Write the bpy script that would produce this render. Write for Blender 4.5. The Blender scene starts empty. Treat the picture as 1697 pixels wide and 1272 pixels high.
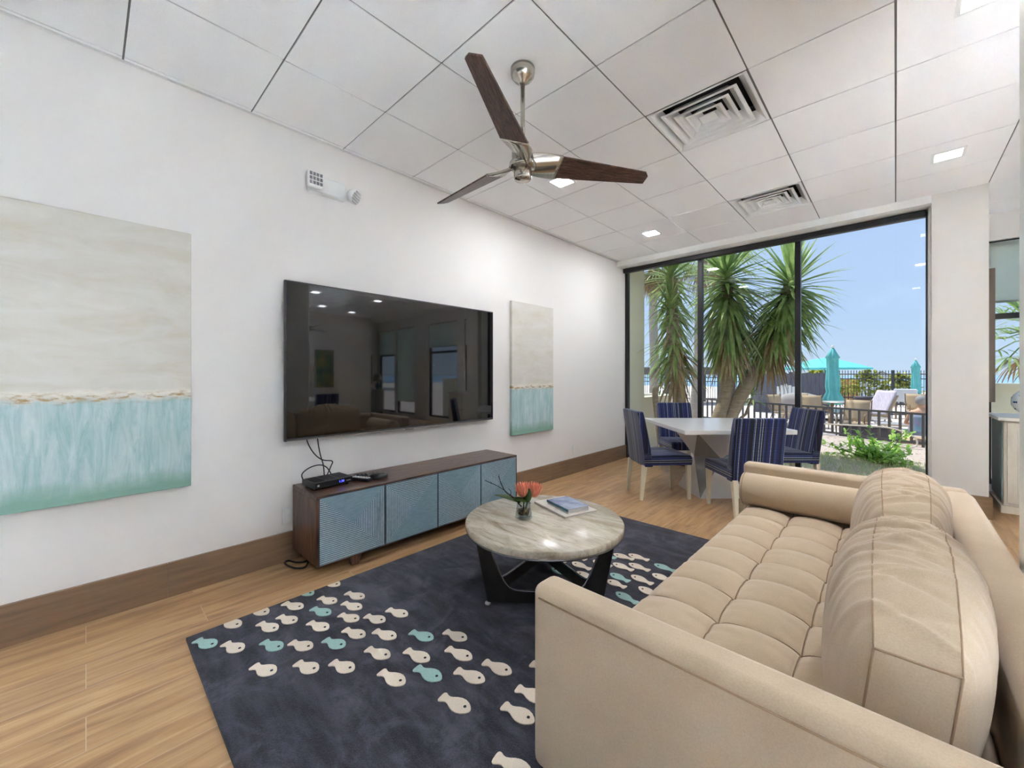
import bpy, math, random
from mathutils import Vector, Matrix, noise as mnoise
R = math.radians
PI = math.pi
rnd = random.Random(7)
scn = bpy.context.scene
COL = scn.collection

# ------------------------------------------------------------------ helpers
def lin(h):
    if isinstance(h, str):
        h = h.lstrip('#')
        v = [int(h[i:i+2], 16)/255 for i in (0, 2, 4)]
    else:
        v = list(h)
    return tuple((c/12.92 if c <= .04045 else ((c+.055)/1.055)**2.4) for c in v) + (1,)

class NT:
    def __init__(s, name):
        s.m = bpy.data.materials.new(name); s.m.use_nodes = True
        s.t = s.m.node_tree; s.n = s.t.nodes; s.l = s.t.links
        s.b = s.n['Principled BSDF']; s.out = s.n['Material Output']
    def new(s, k, **kw):
        x = s.n.new(k)
        for a, v in kw.items(): setattr(x, a, v)
        return x
    def link(s, a, b): s.l.new(a, b)
    def coords(s, scale=(1, 1, 1), rot=(0, 0, 0), kind='Object'):
        tc = s.new('ShaderNodeTexCoord'); mp = s.new('ShaderNodeMapping')
        mp.inputs['Scale'].default_value = scale; mp.inputs['Rotation'].default_value = rot
        s.link(tc.outputs[kind], mp.inputs['Vector']); return mp.outputs['Vector']
    def noise(s, vec, scale=5, detail=4, rough=.55, dist=0):
        x = s.new('ShaderNodeTexNoise'); x.inputs['Scale'].default_value = scale
        x.inputs['Detail'].default_value = detail; x.inputs['Roughness'].default_value = rough
        x.inputs['Distortion'].default_value = dist
        s.link(vec, x.inputs['Vector']); return x.outputs['Fac']
    def ramp(s, fac, stops, interp='LINEAR'):
        x = s.new('ShaderNodeValToRGB'); cr = x.color_ramp; cr.interpolation = interp
        while len(cr.elements) < len(stops): cr.elements.new(.5)
        for e, (p, c) in zip(cr.elements, stops):
            e.position = p; e.color = c if len(c) == 4 else (*c, 1)
        s.link(fac, x.inputs['Fac']); return x.outputs['Color']
    def math(s, op, a, b=None, clamp=False):
        x = s.new('ShaderNodeMath', operation=op, use_clamp=clamp)
        for i, v in enumerate((a, b)):
            if v is None: continue
            if isinstance(v, (int, float)): x.inputs[i].default_value = v
            else: s.link(v, x.inputs[i])
        return x.outputs[0]
    def mix(s, f, a, b, mode='MIX'):
        x = s.new('ShaderNodeMix', data_type='RGBA', blend_type=mode)
        for sock, v in ((x.inputs[0], f), (x.inputs[6], a), (x.inputs[7], b)):
            if isinstance(v, (int, float)): sock.default_value = v
            elif isinstance(v, tuple): sock.default_value = v
            else: s.link(v, sock)
        return x.outputs[2]
    def bump(s, h, strength=.2, dist=.01):
        x = s.new('ShaderNodeBump'); x.inputs['Strength'].default_value = strength
        x.inputs['Distance'].default_value = dist
        s.link(h, x.inputs['Height']); s.link(x.outputs[0], s.b.inputs['Normal'])
    def color(s, c):
        if isinstance(c, tuple): s.b.inputs['Base Color'].default_value = c
        else: s.link(c, s.b.inputs['Base Color'])
    def pr(s, rough=.5, metal=0, spec=.5, **kw):
        s.b.inputs['Roughness'].default_value = rough
        s.b.inputs['Metallic'].default_value = metal
        s.b.inputs['Specular IOR Level'].default_value = spec
        for k, v in kw.items(): s.b.inputs[k.replace('_', ' ')].default_value = v
        return s
    def sep(s, vec):
        x = s.new('ShaderNodeSeparateXYZ'); s.link(vec, x.inputs[0]); return x.outputs

def leafmat(name, c, c2, ns):
    n = NT(name); v = n.coords(); f = n.noise(v, ns, 4, .6)
    col = n.ramp(f, [(.3, lin(c)), (.7, lin(c2))]); n.color(col); n.pr(.42, 0, .4)
    tl = n.new('ShaderNodeBsdfTranslucent'); n.link(col, tl.inputs[0])
    mx = n.new('ShaderNodeMixShader'); mx.inputs[0].default_value = .38
    n.link(n.b.outputs[0], mx.inputs[1]); n.link(tl.outputs[0], mx.inputs[2]); n.link(mx.outputs[0], n.out.inputs[0]); return n.m

def mat(name, c, rough=.5, metal=0, spec=.5, c2=None, ns=8, amt=1., stretch=(1, 1, 1), bump=None, bs=None, **kw):
    n = NT(name)
    c = lin(c)
    if c2 is not None or bump:
        v = n.coords(stretch)
        f = n.noise(v, ns, 5, .6)
    if c2 is not None:
        n.color(n.ramp(f, [(.5-.25/amt, c), (.5+.25/amt, lin(c2))]))
    else:
        n.color(c)
    if bump:
        f2 = n.noise(v, bs, 3) if bs else f
        n.bump(f2, bump, .004)
    n.pr(rough, metal, spec, **kw)
    return n.m

class MB:
    """collects geometry; build() links it as one mesh object"""
    def __init__(s): s.v = []; s.f = []; s.mi = []; s.sm = []; s.uv = None
    def add(s, vs, fs, m=0, smooth=False, M=None):
        o = len(s.v)
        if M is not None: vs = [M @ Vector(p) for p in vs]
        s.v += [tuple(p) for p in vs]
        for f in fs:
            s.f.append(tuple(i+o for i in f)); s.mi.append(m); s.sm.append(smooth)
        return s
    def box(s, x0, x1, y0, y1, z0, z1, m=0, M=None):
        return s.add([(x0,y0,z0),(x1,y0,z0),(x1,y1,z0),(x0,y1,z0),(x0,y0,z1),(x1,y0,z1),(x1,y1,z1),(x0,y1,z1)],
              [(3,2,1,0),(4,5,6,7),(0,1,5,4),(1,2,6,5),(2,3,7,6),(3,0,4,7)], m, False, M)
    def loft(s, rings, m=0, smooth=True, cap=True, closed=True, M=None):
        n = len(rings[0]); vs = [p for r in rings for p in r]; fs = []
        for i in range(len(rings)-1):
            for j in range(n if closed else n-1):
                k = (j+1) % n
                fs.append((i*n+j, i*n+k, (i+1)*n+k, (i+1)*n+j))
        if cap:
            fs.append(tuple(reversed(range(n)))); fs.append(tuple((len(rings)-1)*n+j for j in range(n)))
        return s.add(vs, fs, m, smooth, M)
    def prism(s, poly, z0, z1, m=0, M=None, smooth=False):
        return s.loft([[(x, y, z0) for x, y in poly], [(x, y, z1) for x, y in poly]], m, smooth, M=M)
    def lathe(s, prof, n=24, m=0, smooth=True, M=None, c=(0, 0, 0)):
        rings = [[(c[0]+r*math.cos(2*PI*j/n), c[1]+r*math.sin(2*PI*j/n), c[2]+z) for j in range(n)] for r, z in prof]
        return s.loft(rings, m, smooth, M=M)
    def cyl(s, a, b, r, r2=None, n=12, m=0, smooth=True):
        return s.tube([a, b], [r, r if r2 is None else r2], n, m, smooth)
    def tube(s, pts, rad, n=8, m=0, smooth=True):
        pts = [Vector(p) for p in pts]
        if not isinstance(rad, (list, tuple)): rad = [rad]*len(pts)
        rings = []; up = None
        for i, p in enumerate(pts):
            d = (pts[min(i+1, len(pts)-1)]-pts[max(i-1, 0)]).normalized()
            if up is None:
                up = Vector((0, 0, 1)) if abs(d.z) < .9 else Vector((1, 0, 0))
            a = d.cross(up).normalized(); b = a.cross(d).normalized(); up = b
            rings.append([p+(a*math.cos(2*PI*j/n)+b*math.sin(2*PI*j/n))*rad[i] for j in range(n)])
        return s.loft(rings, m, smooth)
    def sphere(s, c, r, n=16, m=0, sc=(1, 1, 1), M=None):
        k = n//2
        prof = [(max(1e-4, math.sin(PI*i/k))*r, -math.cos(PI*i/k)*r) for i in range(k+1)]
        rings = [[(c[0]+q*math.cos(2*PI*j/n)*sc[0], c[1]+q*math.sin(2*PI*j/n)*sc[1], c[2]+z*sc[2]) for j in range(n)] for q, z in prof]
        return s.loft(rings, m, True, M=M)
    def grid(s, fn, nu, nv, m=0, smooth=True):
        vs = [fn(i/nu, j/nv) for i in range(nu+1) for j in range(nv+1)]
        fs = [(i*(nv+1)+j, (i+1)*(nv+1)+j, (i+1)*(nv+1)+j+1, i*(nv+1)+j+1) for i in range(nu) for j in range(nv)]
        return s.add(vs, fs, m, smooth)
    def blade(s, p, d, L, w, droop=.5, seg=5, m=0, up=None, fold=.0):
        """a pointed leaf growing from p along d, bending with its weight"""
        p = Vector(p); d = Vector(d).normalized()
        side = d.cross(Vector((0, 0, 1)))
        if side.length < .05: side = Vector((1, 0, 0))
        side.normalize()
        prof = [.55, 1., .95, .75, .45, .02] if seg == 5 else [.6+.4*math.sin(PI*min(1, i/seg*1.1)) if i < seg else .02 for i in range(seg+1)]
        vs = []
        for i in range(seg+1):
            n_ = side.cross(d).normalized()
            ww = w*.5*prof[i]
            vs += [p-side*ww+n_*ww*fold, p+side*ww+n_*ww*fold]
            p = p+d*(L/seg)
            d = (d+Vector((0, 0, -1))*droop/seg).normalized()
        fs = [(2*i, 2*i+1, 2*i+3, 2*i+2) for i in range(seg)]
        return s.add(vs, fs, m, True)
    def build(s, name, mats, parent=None, origin=None, bevel=None, seg=2, sub=None, solid=None, local=False):
        me = bpy.data.meshes.new(name)
        o = bpy.data.objects.new(name, me); COL.objects.link(o)
        off = Vector((0, 0, 0))
        if parent is not None:
            o.parent = parent
            if not local: off = parent['_o'] if False else Vector(WORLD[parent.name])
            if origin is not None:
                pass
        elif origin is not None:
            off = Vector(origin); o.location = off
        WORLD[o.name] = tuple(off)
        me.from_pydata([(Vector(p)-off)[:] for p in s.v], [], s.f)
        if not isinstance(mats, (list, tuple)): mats = [mats]
        for m in mats: me.materials.append(m)
        me.polygons.foreach_set('material_index', s.mi)
        me.polygons.foreach_set('use_smooth', s.sm)
        if s.uv == 'cube':
            uvl = me.uv_layers.new(name='UVMap')
            for p in me.polygons:
                n = p.normal; ax = max(range(3), key=lambda i: abs(n[i]))
                for li in p.loop_indices:
                    c = me.vertices[me.loops[li].vertex_index].co
                    uvl.data[li].uv = ((c.z, c.y) if (ax == 0 and c.z < .475) else (c.y, c.z)) if ax == 0 else (c.x, c.z) if ax == 1 else (c.x, c.y)
        me.update()
        if solid:
            md = o.modifiers.new('s', 'SOLIDIFY'); md.thickness = solid; md.offset = 0
        if bevel:
            md = o.modifiers.new('b', 'BEVEL'); md.width = bevel; md.segments = seg; md.limit_method = 'ANGLE'; md.angle_limit = R(40)
            if seg > 2:
                me.polygons.foreach_set('use_smooth', [True]*len(me.polygons))
                o.modifiers.new('w', 'WEIGHTED_NORMAL')
        if sub:
            md = o.modifiers.new('u', 'SUBSURF'); md.levels = sub; md.render_levels = sub
        return o
WORLD = {}

def tag(o, label=None, cat=None, group=None, kind=None):
    if label: o['label'] = label
    if cat: o['category'] = cat
    if group: o['group'] = group
    if kind: o['kind'] = kind
    return o
def thing(name, label, cat, loc, rz=0, group=None):
    o = bpy.data.objects.new(name, None); COL.objects.link(o)
    o.empty_display_size = .1
    o.location = loc; o.rotation_euler = (0, 0, rz)
    WORLD[o.name] = tuple(loc)
    return tag(o, label, cat, group)
def struct(mb, name, mats, **kw):
    return tag(mb.build(name, mats, **kw), kind='structure')
def copy_tree(o, parent=None):
    c = o.copy(); COL.objects.link(c)
    if parent is not None: c.parent = parent
    for ch in list(o.children): copy_tree(ch, c)
    return c
def one(mb, name, mats, label, cat, origin, group=None, **kw):
    return tag(mb.build(name, mats, origin=origin, **kw), label, cat, group)
def clip(poly, keep):
    """convex polygon clipped by half planes (a,b,c): a*x+b*y<=c"""
    for a, b, c in keep:
        out = []
        for i in range(len(poly)):
            p, q = poly[i], poly[(i+1) % len(poly)]
            fp, fq = a*p[0]+b*p[1]-c, a*q[0]+b*q[1]-c
            if fp <= 0: out.append(p)
            if (fp < 0 < fq) or (fq < 0 < fp):
                t = fp/(fp-fq); out.append((p[0]+(q[0]-p[0])*t, p[1]+(q[1]-p[1])*t))
        poly = out
        if len(poly) < 3: return []
    return poly
def tri_planes(t):
    (ax, ay), (bx, by), (cx, cy) = t
    if (bx-ax)*(cy-ay)-(by-ay)*(cx-ax) < 0: t = [t[0], t[2], t[1]]
    out = []
    for i in range(3):
        p, q = t[i], t[(i+1) % 3]
        a, b = (q[1]-p[1]), -(q[0]-p[0])
        out.append((a, b, a*p[0]+b*p[1]))
    return out
def smooth_path(pts, k=6):
    pts = [Vector(p) for p in pts]; out = []
    for i in range(len(pts)-1):
        p0, p1, p2, p3 = pts[max(i-1, 0)], pts[i], pts[i+1], pts[min(i+2, len(pts)-1)]
        for j in range(k):
            t = j/k
            out.append(.5*((2*p1)+(p2-p0)*t+(2*p0-5*p1+4*p2-p3)*t*t+(3*p1-p0-3*p2+p3)*t**3))
    out.append(pts[-1]); return out

# ------------------------------------------------------------------ materials
M = {}
M['wall'] = mat('warm_white_paint', '#e7e3de', .62, bump=.04, ns=120)
M['pier'] = mat('shaded_pier_paint', '#d6d1c8', .62, bump=.04, ns=120)  # wall paint toned darker to stand for shade on the pier
M['absorber'] = mat('light_absorbing_paint', '#5f666c', .65)
M['trimw'] = mat('white_trim', '#ecebe6', .45)
M['tile'] = mat('ceiling_tile', '#f7f6f5', .8, c2='#eeeeed', ns=160, amt=.9, bump=.25)
M['gap'] = mat('grid_shadow_gap', '#6f6c69', .6)
M['tbar'] = mat('grid_bar', '#d9d8d5', .5)
M['black'] = mat('black_aluminium', '#17171a', .4)
M['blackp'] = mat('black_plastic', '#141416', .35, c2='#1d1d20', ns=60)
M['darkgrey'] = mat('dark_grey_plastic', '#3a3c40', .4)
M['whitep'] = mat('white_plastic', '#e4e4e2', .4)
M['nickel'] = mat('brushed_nickel', '#b9b2a6', .22, 1., c2='#cfc9bf', ns=30, stretch=(1, 1, 8))
M['steel'] = mat('steel', '#9a9da2', .25, 1.)
M['gunmetal'] = mat('gunmetal', '#3f3c3b', .38, .75, c2='#4a4644', ns=14)
M['ventw'] = mat('vent_white_metal', '#eeeeec', .4)
M['ventd'] = mat('vent_duct_dark', '#151515', .9)

def planks(name, c1, c2, c3, w, h, axis):
    n = NT(name)
    v = n.coords((1, 1, 1), (0, 0, R(90) if axis == 'y' else 0))
    br = n.new('ShaderNodeTexBrick'); br.offset = .37; br.offset_frequency = 2
    n.link(v, br.inputs['Vector'])
    for k, val in (('Color1', (.2,)*3+(1,)), ('Color2', (.8,)*3+(1,)), ('Mortar', (0, 0, 0, 1)), ('Scale', 1.), ('Mortar Size', .0016), ('Mortar Smooth', .2), ('Bias', 0.), ('Brick Width', w), ('Row Height', h)):
        br.inputs[k].default_value = val
    va = n.new('ShaderNodeVectorMath', operation='ADD'); n.link(v, va.inputs[0]); n.link(br.outputs['Color'], va.inputs[1])
    mp = n.new('ShaderNodeMapping'); mp.inputs['Scale'].default_value = (.9, 9, 3); n.link(va.outputs[0], mp.inputs['Vector'])
    g = n.noise(mp.outputs[0], 2.2, 6, .6, .6)
    mp2 = n.new('ShaderNodeMapping'); mp2.inputs['Scale'].default_value = (1.2, 40, 3); n.link(va.outputs[0], mp2.inputs['Vector'])
    g2 = n.noise(mp2.outputs[0], 3, 3, .6)
    base = n.ramp(g, [(.3, lin(c1)), (.5, lin(c2)), (.7, lin(c3))])
    base = n.mix(.22, base, n.ramp(g2, [(.3, lin(c1)), (.7, lin(c3))]))
    tone = n.ramp(br.outputs['Color'], [(0, (.84, .84, .84, 1)), (1, (1.08, 1.06, 1.04, 1))])
    base = n.mix(1., base, tone, 'MULTIPLY')
    n.color(n.mix(br.outputs['Fac'], base, lin('#c9ae8e')))
    n.pr(.33, 0, .5)
    n.bump(g2, .05, .002)
    return n.m
M['floor'] = planks('oak_plank_tile', '#8a6644', '#b78f63', '#cfaa7e', 1.2, .203, 'y')
M['base'] = mat('plank_skirting', '#6f5842', .42, c2='#97795b', ns=2.4, stretch=(3, 1.1, 14), amt=.8)
M['walnut'] = mat('dark_rustic_wood', '#191110', .28, c2='#6b4733', ns=3.5, stretch=(16, 2.0, 5), amt=1.6, bump=.08)
M['walnutv'] = mat('dark_rustic_wood_side', '#19110f', .28, c2='#6b4430', ns=4, stretch=(12, 12, 1.4), amt=1.6, bump=.08)
M['rib'] = mat('blue_grey_ribs', '#b3c8d0', .45, c2='#97b0bb', ns=9, stretch=(1, 4, 4))
M['ribbase'] = mat('blue_grey_door', '#24343d', .5, c2='#2e414b', ns=7)
M['plainblue'] = mat('plain_blue_grey', '#90a9b2', .5, c2='#7a95a0', ns=10, stretch=(1, 2, 8))

def fabric(name, c1, c2, sc=260, sheen=.25, bump=.25):
    n = NT(name); v = n.coords()
    f = n.noise(v, sc, 2, .7); g = n.noise(v, 6, 3)
    c = n.mix(.35, n.ramp(f, [(.3, lin(c1)), (.7, lin(c2))]), n.ramp(g, [(.35, lin(c1)), (.65, lin(c2))]))
    n.color(c); n.pr(.88, 0, .2); n.b.inputs['Sheen Weight'].default_value = sheen
    n.bump(f, bump, .002); return n.m
M['linen'] = fabric('oatmeal_linen', '#bca588', '#cbb69c')
M['seam'] = mat('sofa_seam', '#a58a6e', .9)
M['tuft'] = mat('tufting_seam', '#8d745b', .9)

def rugmat():
    n = NT('dark_slate_pile'); v = n.coords()
    f = n.noise(v, 3.4, 6, .7, 1.2); p = n.noise(v, 260, 2, .6); s = n.noise(n.coords((1, 4, 1), (0, 0, .6)), 4, 4, .6)
    a = n.ramp(f, [(.36, lin('#1d1c21')), (.5, lin('#3c3a42')), (.64, lin('#767684'))])
    b = n.ramp(s, [(.4, lin('#1c1c22')), (.64, lin('#5c5c69'))])
    c = n.mix(.5, a, b)
    c = n.mix(.45, c, n.ramp(p, [(.3, lin('#17161c')), (.7, lin('#4c4a54'))]))
    n.color(c); n.pr(.95, 0, .1); n.b.inputs['Sheen Weight'].default_value = .15
    n.bump(p, .6, .004); return n.m
M['rug'] = rugmat()
M['fishc'] = mat('cream_wool', '#d9c8b2', .95, c2='#e6d8c6', ns=200, bump=.4)
M['fisht'] = mat('aqua_wool', '#8fb3aa', .95, c2='#a8c7bf', ns=200, bump=.4)
M['fishe'] = mat('dark_wool', '#28272e', .95)

def stone():
    n = NT('travertine'); v = n.coords((1.2, 6, 3), (0, 0, R(48)))
    f = n.noise(v, 2.6, 7, .65, 1.1); s = n.noise(n.coords((2, 9, 4), (0, 0, R(48))), 14, 4, .7)
    c = n.ramp(f, [(.25, lin('#8c7f6c')), (.42, lin('#b3a691')), (.55, lin('#c9bfae')), (.75, lin('#d8d2c5'))])
    c = n.mix(n.math('MULTIPLY', n.ramp(s, [(.55, (0, 0, 0, 1)), (.72, (1, 1, 1, 1))]), .55), c, lin('#746653'))
    n.color(c); n.pr(.24, 0, .45); return n.m
M['stone'] = stone()

def stripes():
    n = NT('navy_striped_weave')
    tc = n.new('ShaderNodeTexCoord'); sp = n.sep(tc.outputs['UV'])
    u, w = sp[0], sp[1]
    cm = n.new('ShaderNodeCombineXYZ'); n.link(n.math('MULTIPLY', u, 1.), cm.inputs[0])
    q = n.math('MULTIPLY', n.math('FLOOR', n.math('MULTIPLY', u, 95)), .37)
    wn = n.new('ShaderNodeTexWhiteNoise', noise_dimensions='1D'); n.link(q, wn.inputs['W'])
    col = n.ramp(wn.outputs['Value'], [(0, lin('#0c0d1e')), (.3, lin('#14162f')), (.46, lin('#1d2a72')), (.66, lin('#2b3a8e')), (.78, lin('#4a6297')), (.86, lin('#a9b2bf'))], 'CONSTANT')
    dash = n.math('GREATER_THAN', n.math('FRACT', n.math('MULTIPLY', w, 78)), .42)
    gapu = n.math('GREATER_THAN', n.math('FRACT', n.math('MULTIPLY', u, 95)), .22)
    f = n.math('MULTIPLY', dash, gapu)
    n.color(n.mix(f, lin('#0b0c18'), col)); n.pr(.75, 0, .3)
    n.b.inputs['Sheen Weight'].default_value = .3
    n.bump(f, .3, .003)
    return n.m
M['stripe'] = stripes()
M['creamleg'] = mat('cream_lacquer', '#d9d0b8', .4)
M['lacquer'] = mat('white_lacquer', '#dddcd9', .18, .0)
M['lacquerg'] = mat('silver_lacquer', '#b7b9ba', .12, .55)
def blade_mat():
    n = NT('dark_oak_blade'); v = n.coords((2.2, 26, 1), kind='UV'); f = n.noise(v, 5, 5, .65, 1.5)
    n.color(n.ramp(f, [(.32, lin('#1f1511')), (.5, lin('#4a3329')), (.68, lin('#7a5a49'))])); n.pr(.42, 0, .5); n.bump(f, .15, .003); return n.m
M['blade'] = blade_mat()

def painting(name, W, H, line):
    n = NT(name); tc = n.new('ShaderNodeTexCoord'); sp = n.sep(tc.outputs['Object'])
    z = n.math('DIVIDE', sp[2], H)
    v = n.coords((1, 1.2, 4)); up = n.noise(v, 2.2, 6, .6, .8)
    upc = n.ramp(up, [(.3, lin('#cfc8b6')), (.5, lin('#d6d1c6')), (.7, lin('#dcd8d0'))])
    low = n.noise(n.coords((1, 11, 1.5)), 2.2, 8, .75, .8)
    lowc = n.ramp(low, [(.3, lin('#93b6b6')), (.45, lin('#b3cbcb')), (.58, lin('#ccdad9')), (.72, lin('#e0e5e4'))])
    pat = n.noise(n.coords((1, 2, 2)), 2.5, 4, .6)
    lowc = n.mix(n.math('MULTIPLY', pat, .55), lowc, lin('#82aaaa'))
    nb = n.noise(n.coords((1, 3, 3)), 2.6, 6, .7)
    bot = n.math('ADD', n.math('MULTIPLY', z, -16), n.math('ADD', n.math('MULTIPLY', nb, 1.2), .75), True)
    lowc = n.mix(bot, lowc, lin('#86ab9b'))
    edge = n.math('ADD', z, n.math('MULTIPLY', n.math('SUBTRACT', nb, .5), .05))
    isup = n.ramp(n.math('MULTIPLY_ADD' if False else 'MULTIPLY', n.math('SUBTRACT', edge, line-.02), 60, True), [(0, (0, 0, 0, 1)), (1, (1, 1, 1, 1))])
    c = n.mix(isup, lowc, upc)
    gz = n.math('SUBTRACT', 1, n.math('MULTIPLY', n.math('ABSOLUTE', n.math('SUBTRACT', edge, line)), 38), True)
    gn = n.noise(n.coords((1, 3, 9)), 5, 5, .7)
    wz = n.math('SUBTRACT', 1, n.math('MULTIPLY', n.math('ABSOLUTE', n.math('SUBTRACT', edge, line+.016)), 60), True)
    c = n.mix(n.math('MULTIPLY', wz, .9), c, lin('#eae4d9'))
    c = n.mix(n.math('MULTIPLY', gz, n.ramp(gn, [(.48, (0, 0, 0, 1)), (.58, (1, 1, 1, 1))])), c, lin('#a98a4e'))
    n.color(c); n.pr(.7, 0, .3); n.bump(up, .15, .004); return n.m
M['art1'] = painting('abstract_canvas', 1.5, 1.505, .36)
M['art2'] = painting('abstract_canvas_narrow', .73, 1.49, .355)
M['screen'] = mat('black_glass_screen', '#050506', .03, 0, .5, IOR=1.8)

def glass(name, tint=(1, 1, 1, 1), ior=1.4):
    n = NT(name); n.n.remove(n.b)
    tr = n.new('ShaderNodeBsdfTransparent'); tr.inputs[0].default_value = tint
    gl = n.new('ShaderNodeBsdfGlossy'); gl.inputs['Roughness'].default_value = .0
    fr = n.new('ShaderNodeFresnel'); fr.inputs[0].default_value = ior
    ge = n.new('ShaderNodeNewGeometry'); ff = n.math('MULTIPLY', fr.outputs[0], n.math('SUBTRACT', 1, ge.outputs['Backfacing']))
    mx = n.new('ShaderNodeMixShader'); n.link(ff, mx.inputs[0]); n.link(tr.outputs[0], mx.inputs[1]); n.link(gl.outputs[0], mx.inputs[2])
    n.link(mx.outputs[0], n.out.inputs[0]); return n.m
M['glass'] = glass('window_glass', (.96, .98, .98, 1))
M['vaseglass'] = glass('clear_glass', (.84, .88, .88, 1), 1.75)
def emit(name, c, s):
    n = NT(name); n.b.inputs['Base Color'].default_value = lin(c); n.b.inputs['Emission Color'].default_value = lin(c); n.b.inputs['Emission Strength'].default_value = s; return n.m
LED = 105.
M['led'] = emit('led_diffuser', '#eff3fb', 270.)
M['leddim'] = emit('led_diffuser_dimmed', '#eff3fb', 25.)
M['ledmid'] = emit('led_diffuser_mid', '#eff3fb', 440.)
M['bluedisp'] = emit('blue_display', '#4a54ff', 3.)
M['pink'] = mat('protea_pink', '#e0705f', .7, c2='#f0a078', ns=30, stretch=(1, 1, .3))
M['pinkt'] = mat('protea_tip', '#e9a27e', .7, c2='#dc6a58', ns=24)
M['leaf'] = mat('deep_green_leaf', '#2f4a22', .4, c2='#4d6a2c', ns=20)
M['twig'] = mat('dark_twig', '#2b2024', .7)
M['peb'] = mat('brown_pebbles', '#4f3a22', .5, c2='#8a6a38', ns=60)
M['bookblue'] = mat('blue_cover', '#4a5790', .28, c2='#aebac9', ns=13, amt=1.3)
M['bookspine'] = mat('teal_spine', '#26395f', .35, c2='#2f7d88', ns=6)
M['paper'] = mat('page_paper', '#d8d3c9', .8)
M['magw'] = mat('cream_magazine', '#d9cfc2', .35, c2='#c9bfb4', ns=9)
M['yleaf'] = leafmat('yucca_green', '#6f8f4c', '#b3ca80', 5)
M['yleafl'] = leafmat('yucca_bright', '#a6c468', '#dcecaa', 5)
M['ydead'] = mat('yucca_dry', '#8a7250', .8, c2='#b9a27a', ns=4)
M['bark'] = mat('grey_bark', '#8b7a66', .9, c2='#b8a890', ns=7, stretch=(1, 1, 5), bump=.6)
M['palmbark'] = mat('palm_bark', '#9a9184', .9, c2='#b6aea2', ns=6, stretch=(1, 1, 6), bump=.5)
M['bushleaf'] = leafmat('light_green_leaf', '#9acb55', '#cdeb8c', 12)
M['shrubl'] = leafmat('yellow_green_leaf', '#8d9a3a', '#d0cf66', 3)
M['mulch'] = mat('leaf_litter_ground', '#a8968a', .95, c2='#dfd0c4', ns=38, amt=.8, bump=.8)
M['deck'] = mat('pale_pool_deck', '#d8c9be', .9, c2='#e6d9cf', ns=3)
M['grass'] = leafmat('pale_grass', '#b9c884', '#e4e9bd', 10)
M['sea'] = mat('sea_water', '#7fb2d8', .25, c2='#9cc6e4', ns=.05)
M['beach'] = mat('beach_sand', '#e6ddcf', .95)
M['stucco'] = mat('cream_stucco', '#dcd9c2', .85, bump=.2, ns=60)
M['railb'] = mat('dark_bronze_rail', '#5a5652', .5)
M['iron'] = mat('dark_iron', '#4b4a4c', .55)
M['privacy'] = mat('weathered_fence', '#62616a', .85, c2='#7c7b82', ns=5, stretch=(4, 4, .5))
M['pergola'] = mat('pergola_brown', '#6a6660', .8)
M['turq'] = mat('turquoise_canvas', '#5fb9b6', .8, c2='#7accc8', ns=4)
M['turqo'] = mat('turquoise_canvas_light', '#6fd6d4', .8)
M['alu'] = mat('pale_aluminium', '#c9c7c2', .35, .6)
M['tan'] = mat('tan_sling', '#cdb28e', .8)
M['bronze'] = mat('bronze_frame', '#8c7455', .45)
M['towel'] = mat('striped_towel', '#e6dfe2', .9, c2='#b9a7ba', ns=6, stretch=(14, 1, 1))
M['planter'] = mat('dark_planter', '#4d474d', .7, c2='#5b565c', ns=10, stretch=(8, 8, 1))
M['hose'] = mat('pale_hose', '#e6dccb', .5)
M['skin'] = mat('sun_tanned_skin', '#d8a888', .6)
M['hair'] = mat('grey_hair', '#a09c98', .8)
M['wrap'] = mat('lilac_wrap', '#b48fb0', .85, c2='#5fa9b0', ns=7)
M['housew'] = mat('pale_blue_siding', '#c9d6e2', .8)
M['roof'] = mat('grey_roof', '#a9a29c', .8)
M['cabw'] = mat('whitewashed_cabinet', '#d8d0bd', .5, c2='#e4dece', ns=6, stretch=(6, 6, 1))
M['cabg'] = mat('cabinet_side_glaze', '#8fa8aa', .25)
M['shade'] = None
def shade_mat():
    n = NT('roller_shade'); n.color(lin('#dfe6e0')); n.pr(.9)
    tl = n.new('ShaderNodeBsdfTranslucent'); tl.inputs[0].default_value = lin('#dfe9e2')
    mx = n.new('ShaderNodeMixShader'); mx.inputs[0].default_value = .68
    n.link(n.b.outputs[0], mx.inputs[1]); n.link(tl.outputs[0], mx.inputs[2]); n.link(mx.outputs[0], n.out.inputs[0]); return n.m
M['shade'] = shade_mat()
M['fishglaze'] = mat('blue_fish_glaze', '#24507c', .25)
M['glaze'] = mat('white_glaze', '#e6ecef', .2)
M['frameb'] = mat('brown_frame', '#6d5f50', .5)
M['mirror'] = mat('mirror_glass', '#dfe3e3', .03, 1.)
M['greywood'] = mat('grey_sideboard', '#8b8984', .5, c2='#9a978f', ns=5, stretch=(6, 6, 1))
M['teal'] = mat('teal_ceramic', '#2d5a63', .3)
M['lampsh'] = mat('linen_lampshade', '#cbbfa9', .9)

# ------------------------------------------------------------------ setting
LX, HC = -3.10, 3.03
b = MB().box(-3.3, 6.7, -3.2, 6.85, -.12, 0)
struct(b, 'floor', M['floor'])
b = MB().box(-3.3, LX, -3.2, 5.95, 0, 3.3)
struct(b, 'wall_left', M['wall'])
struct(MB().box(-3.1, 6.6, -3.2, -3.0, 0, 3.3), 'wall_back', M['absorber'])  # unseen rear wall, coloured dark to cut bounced light
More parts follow.
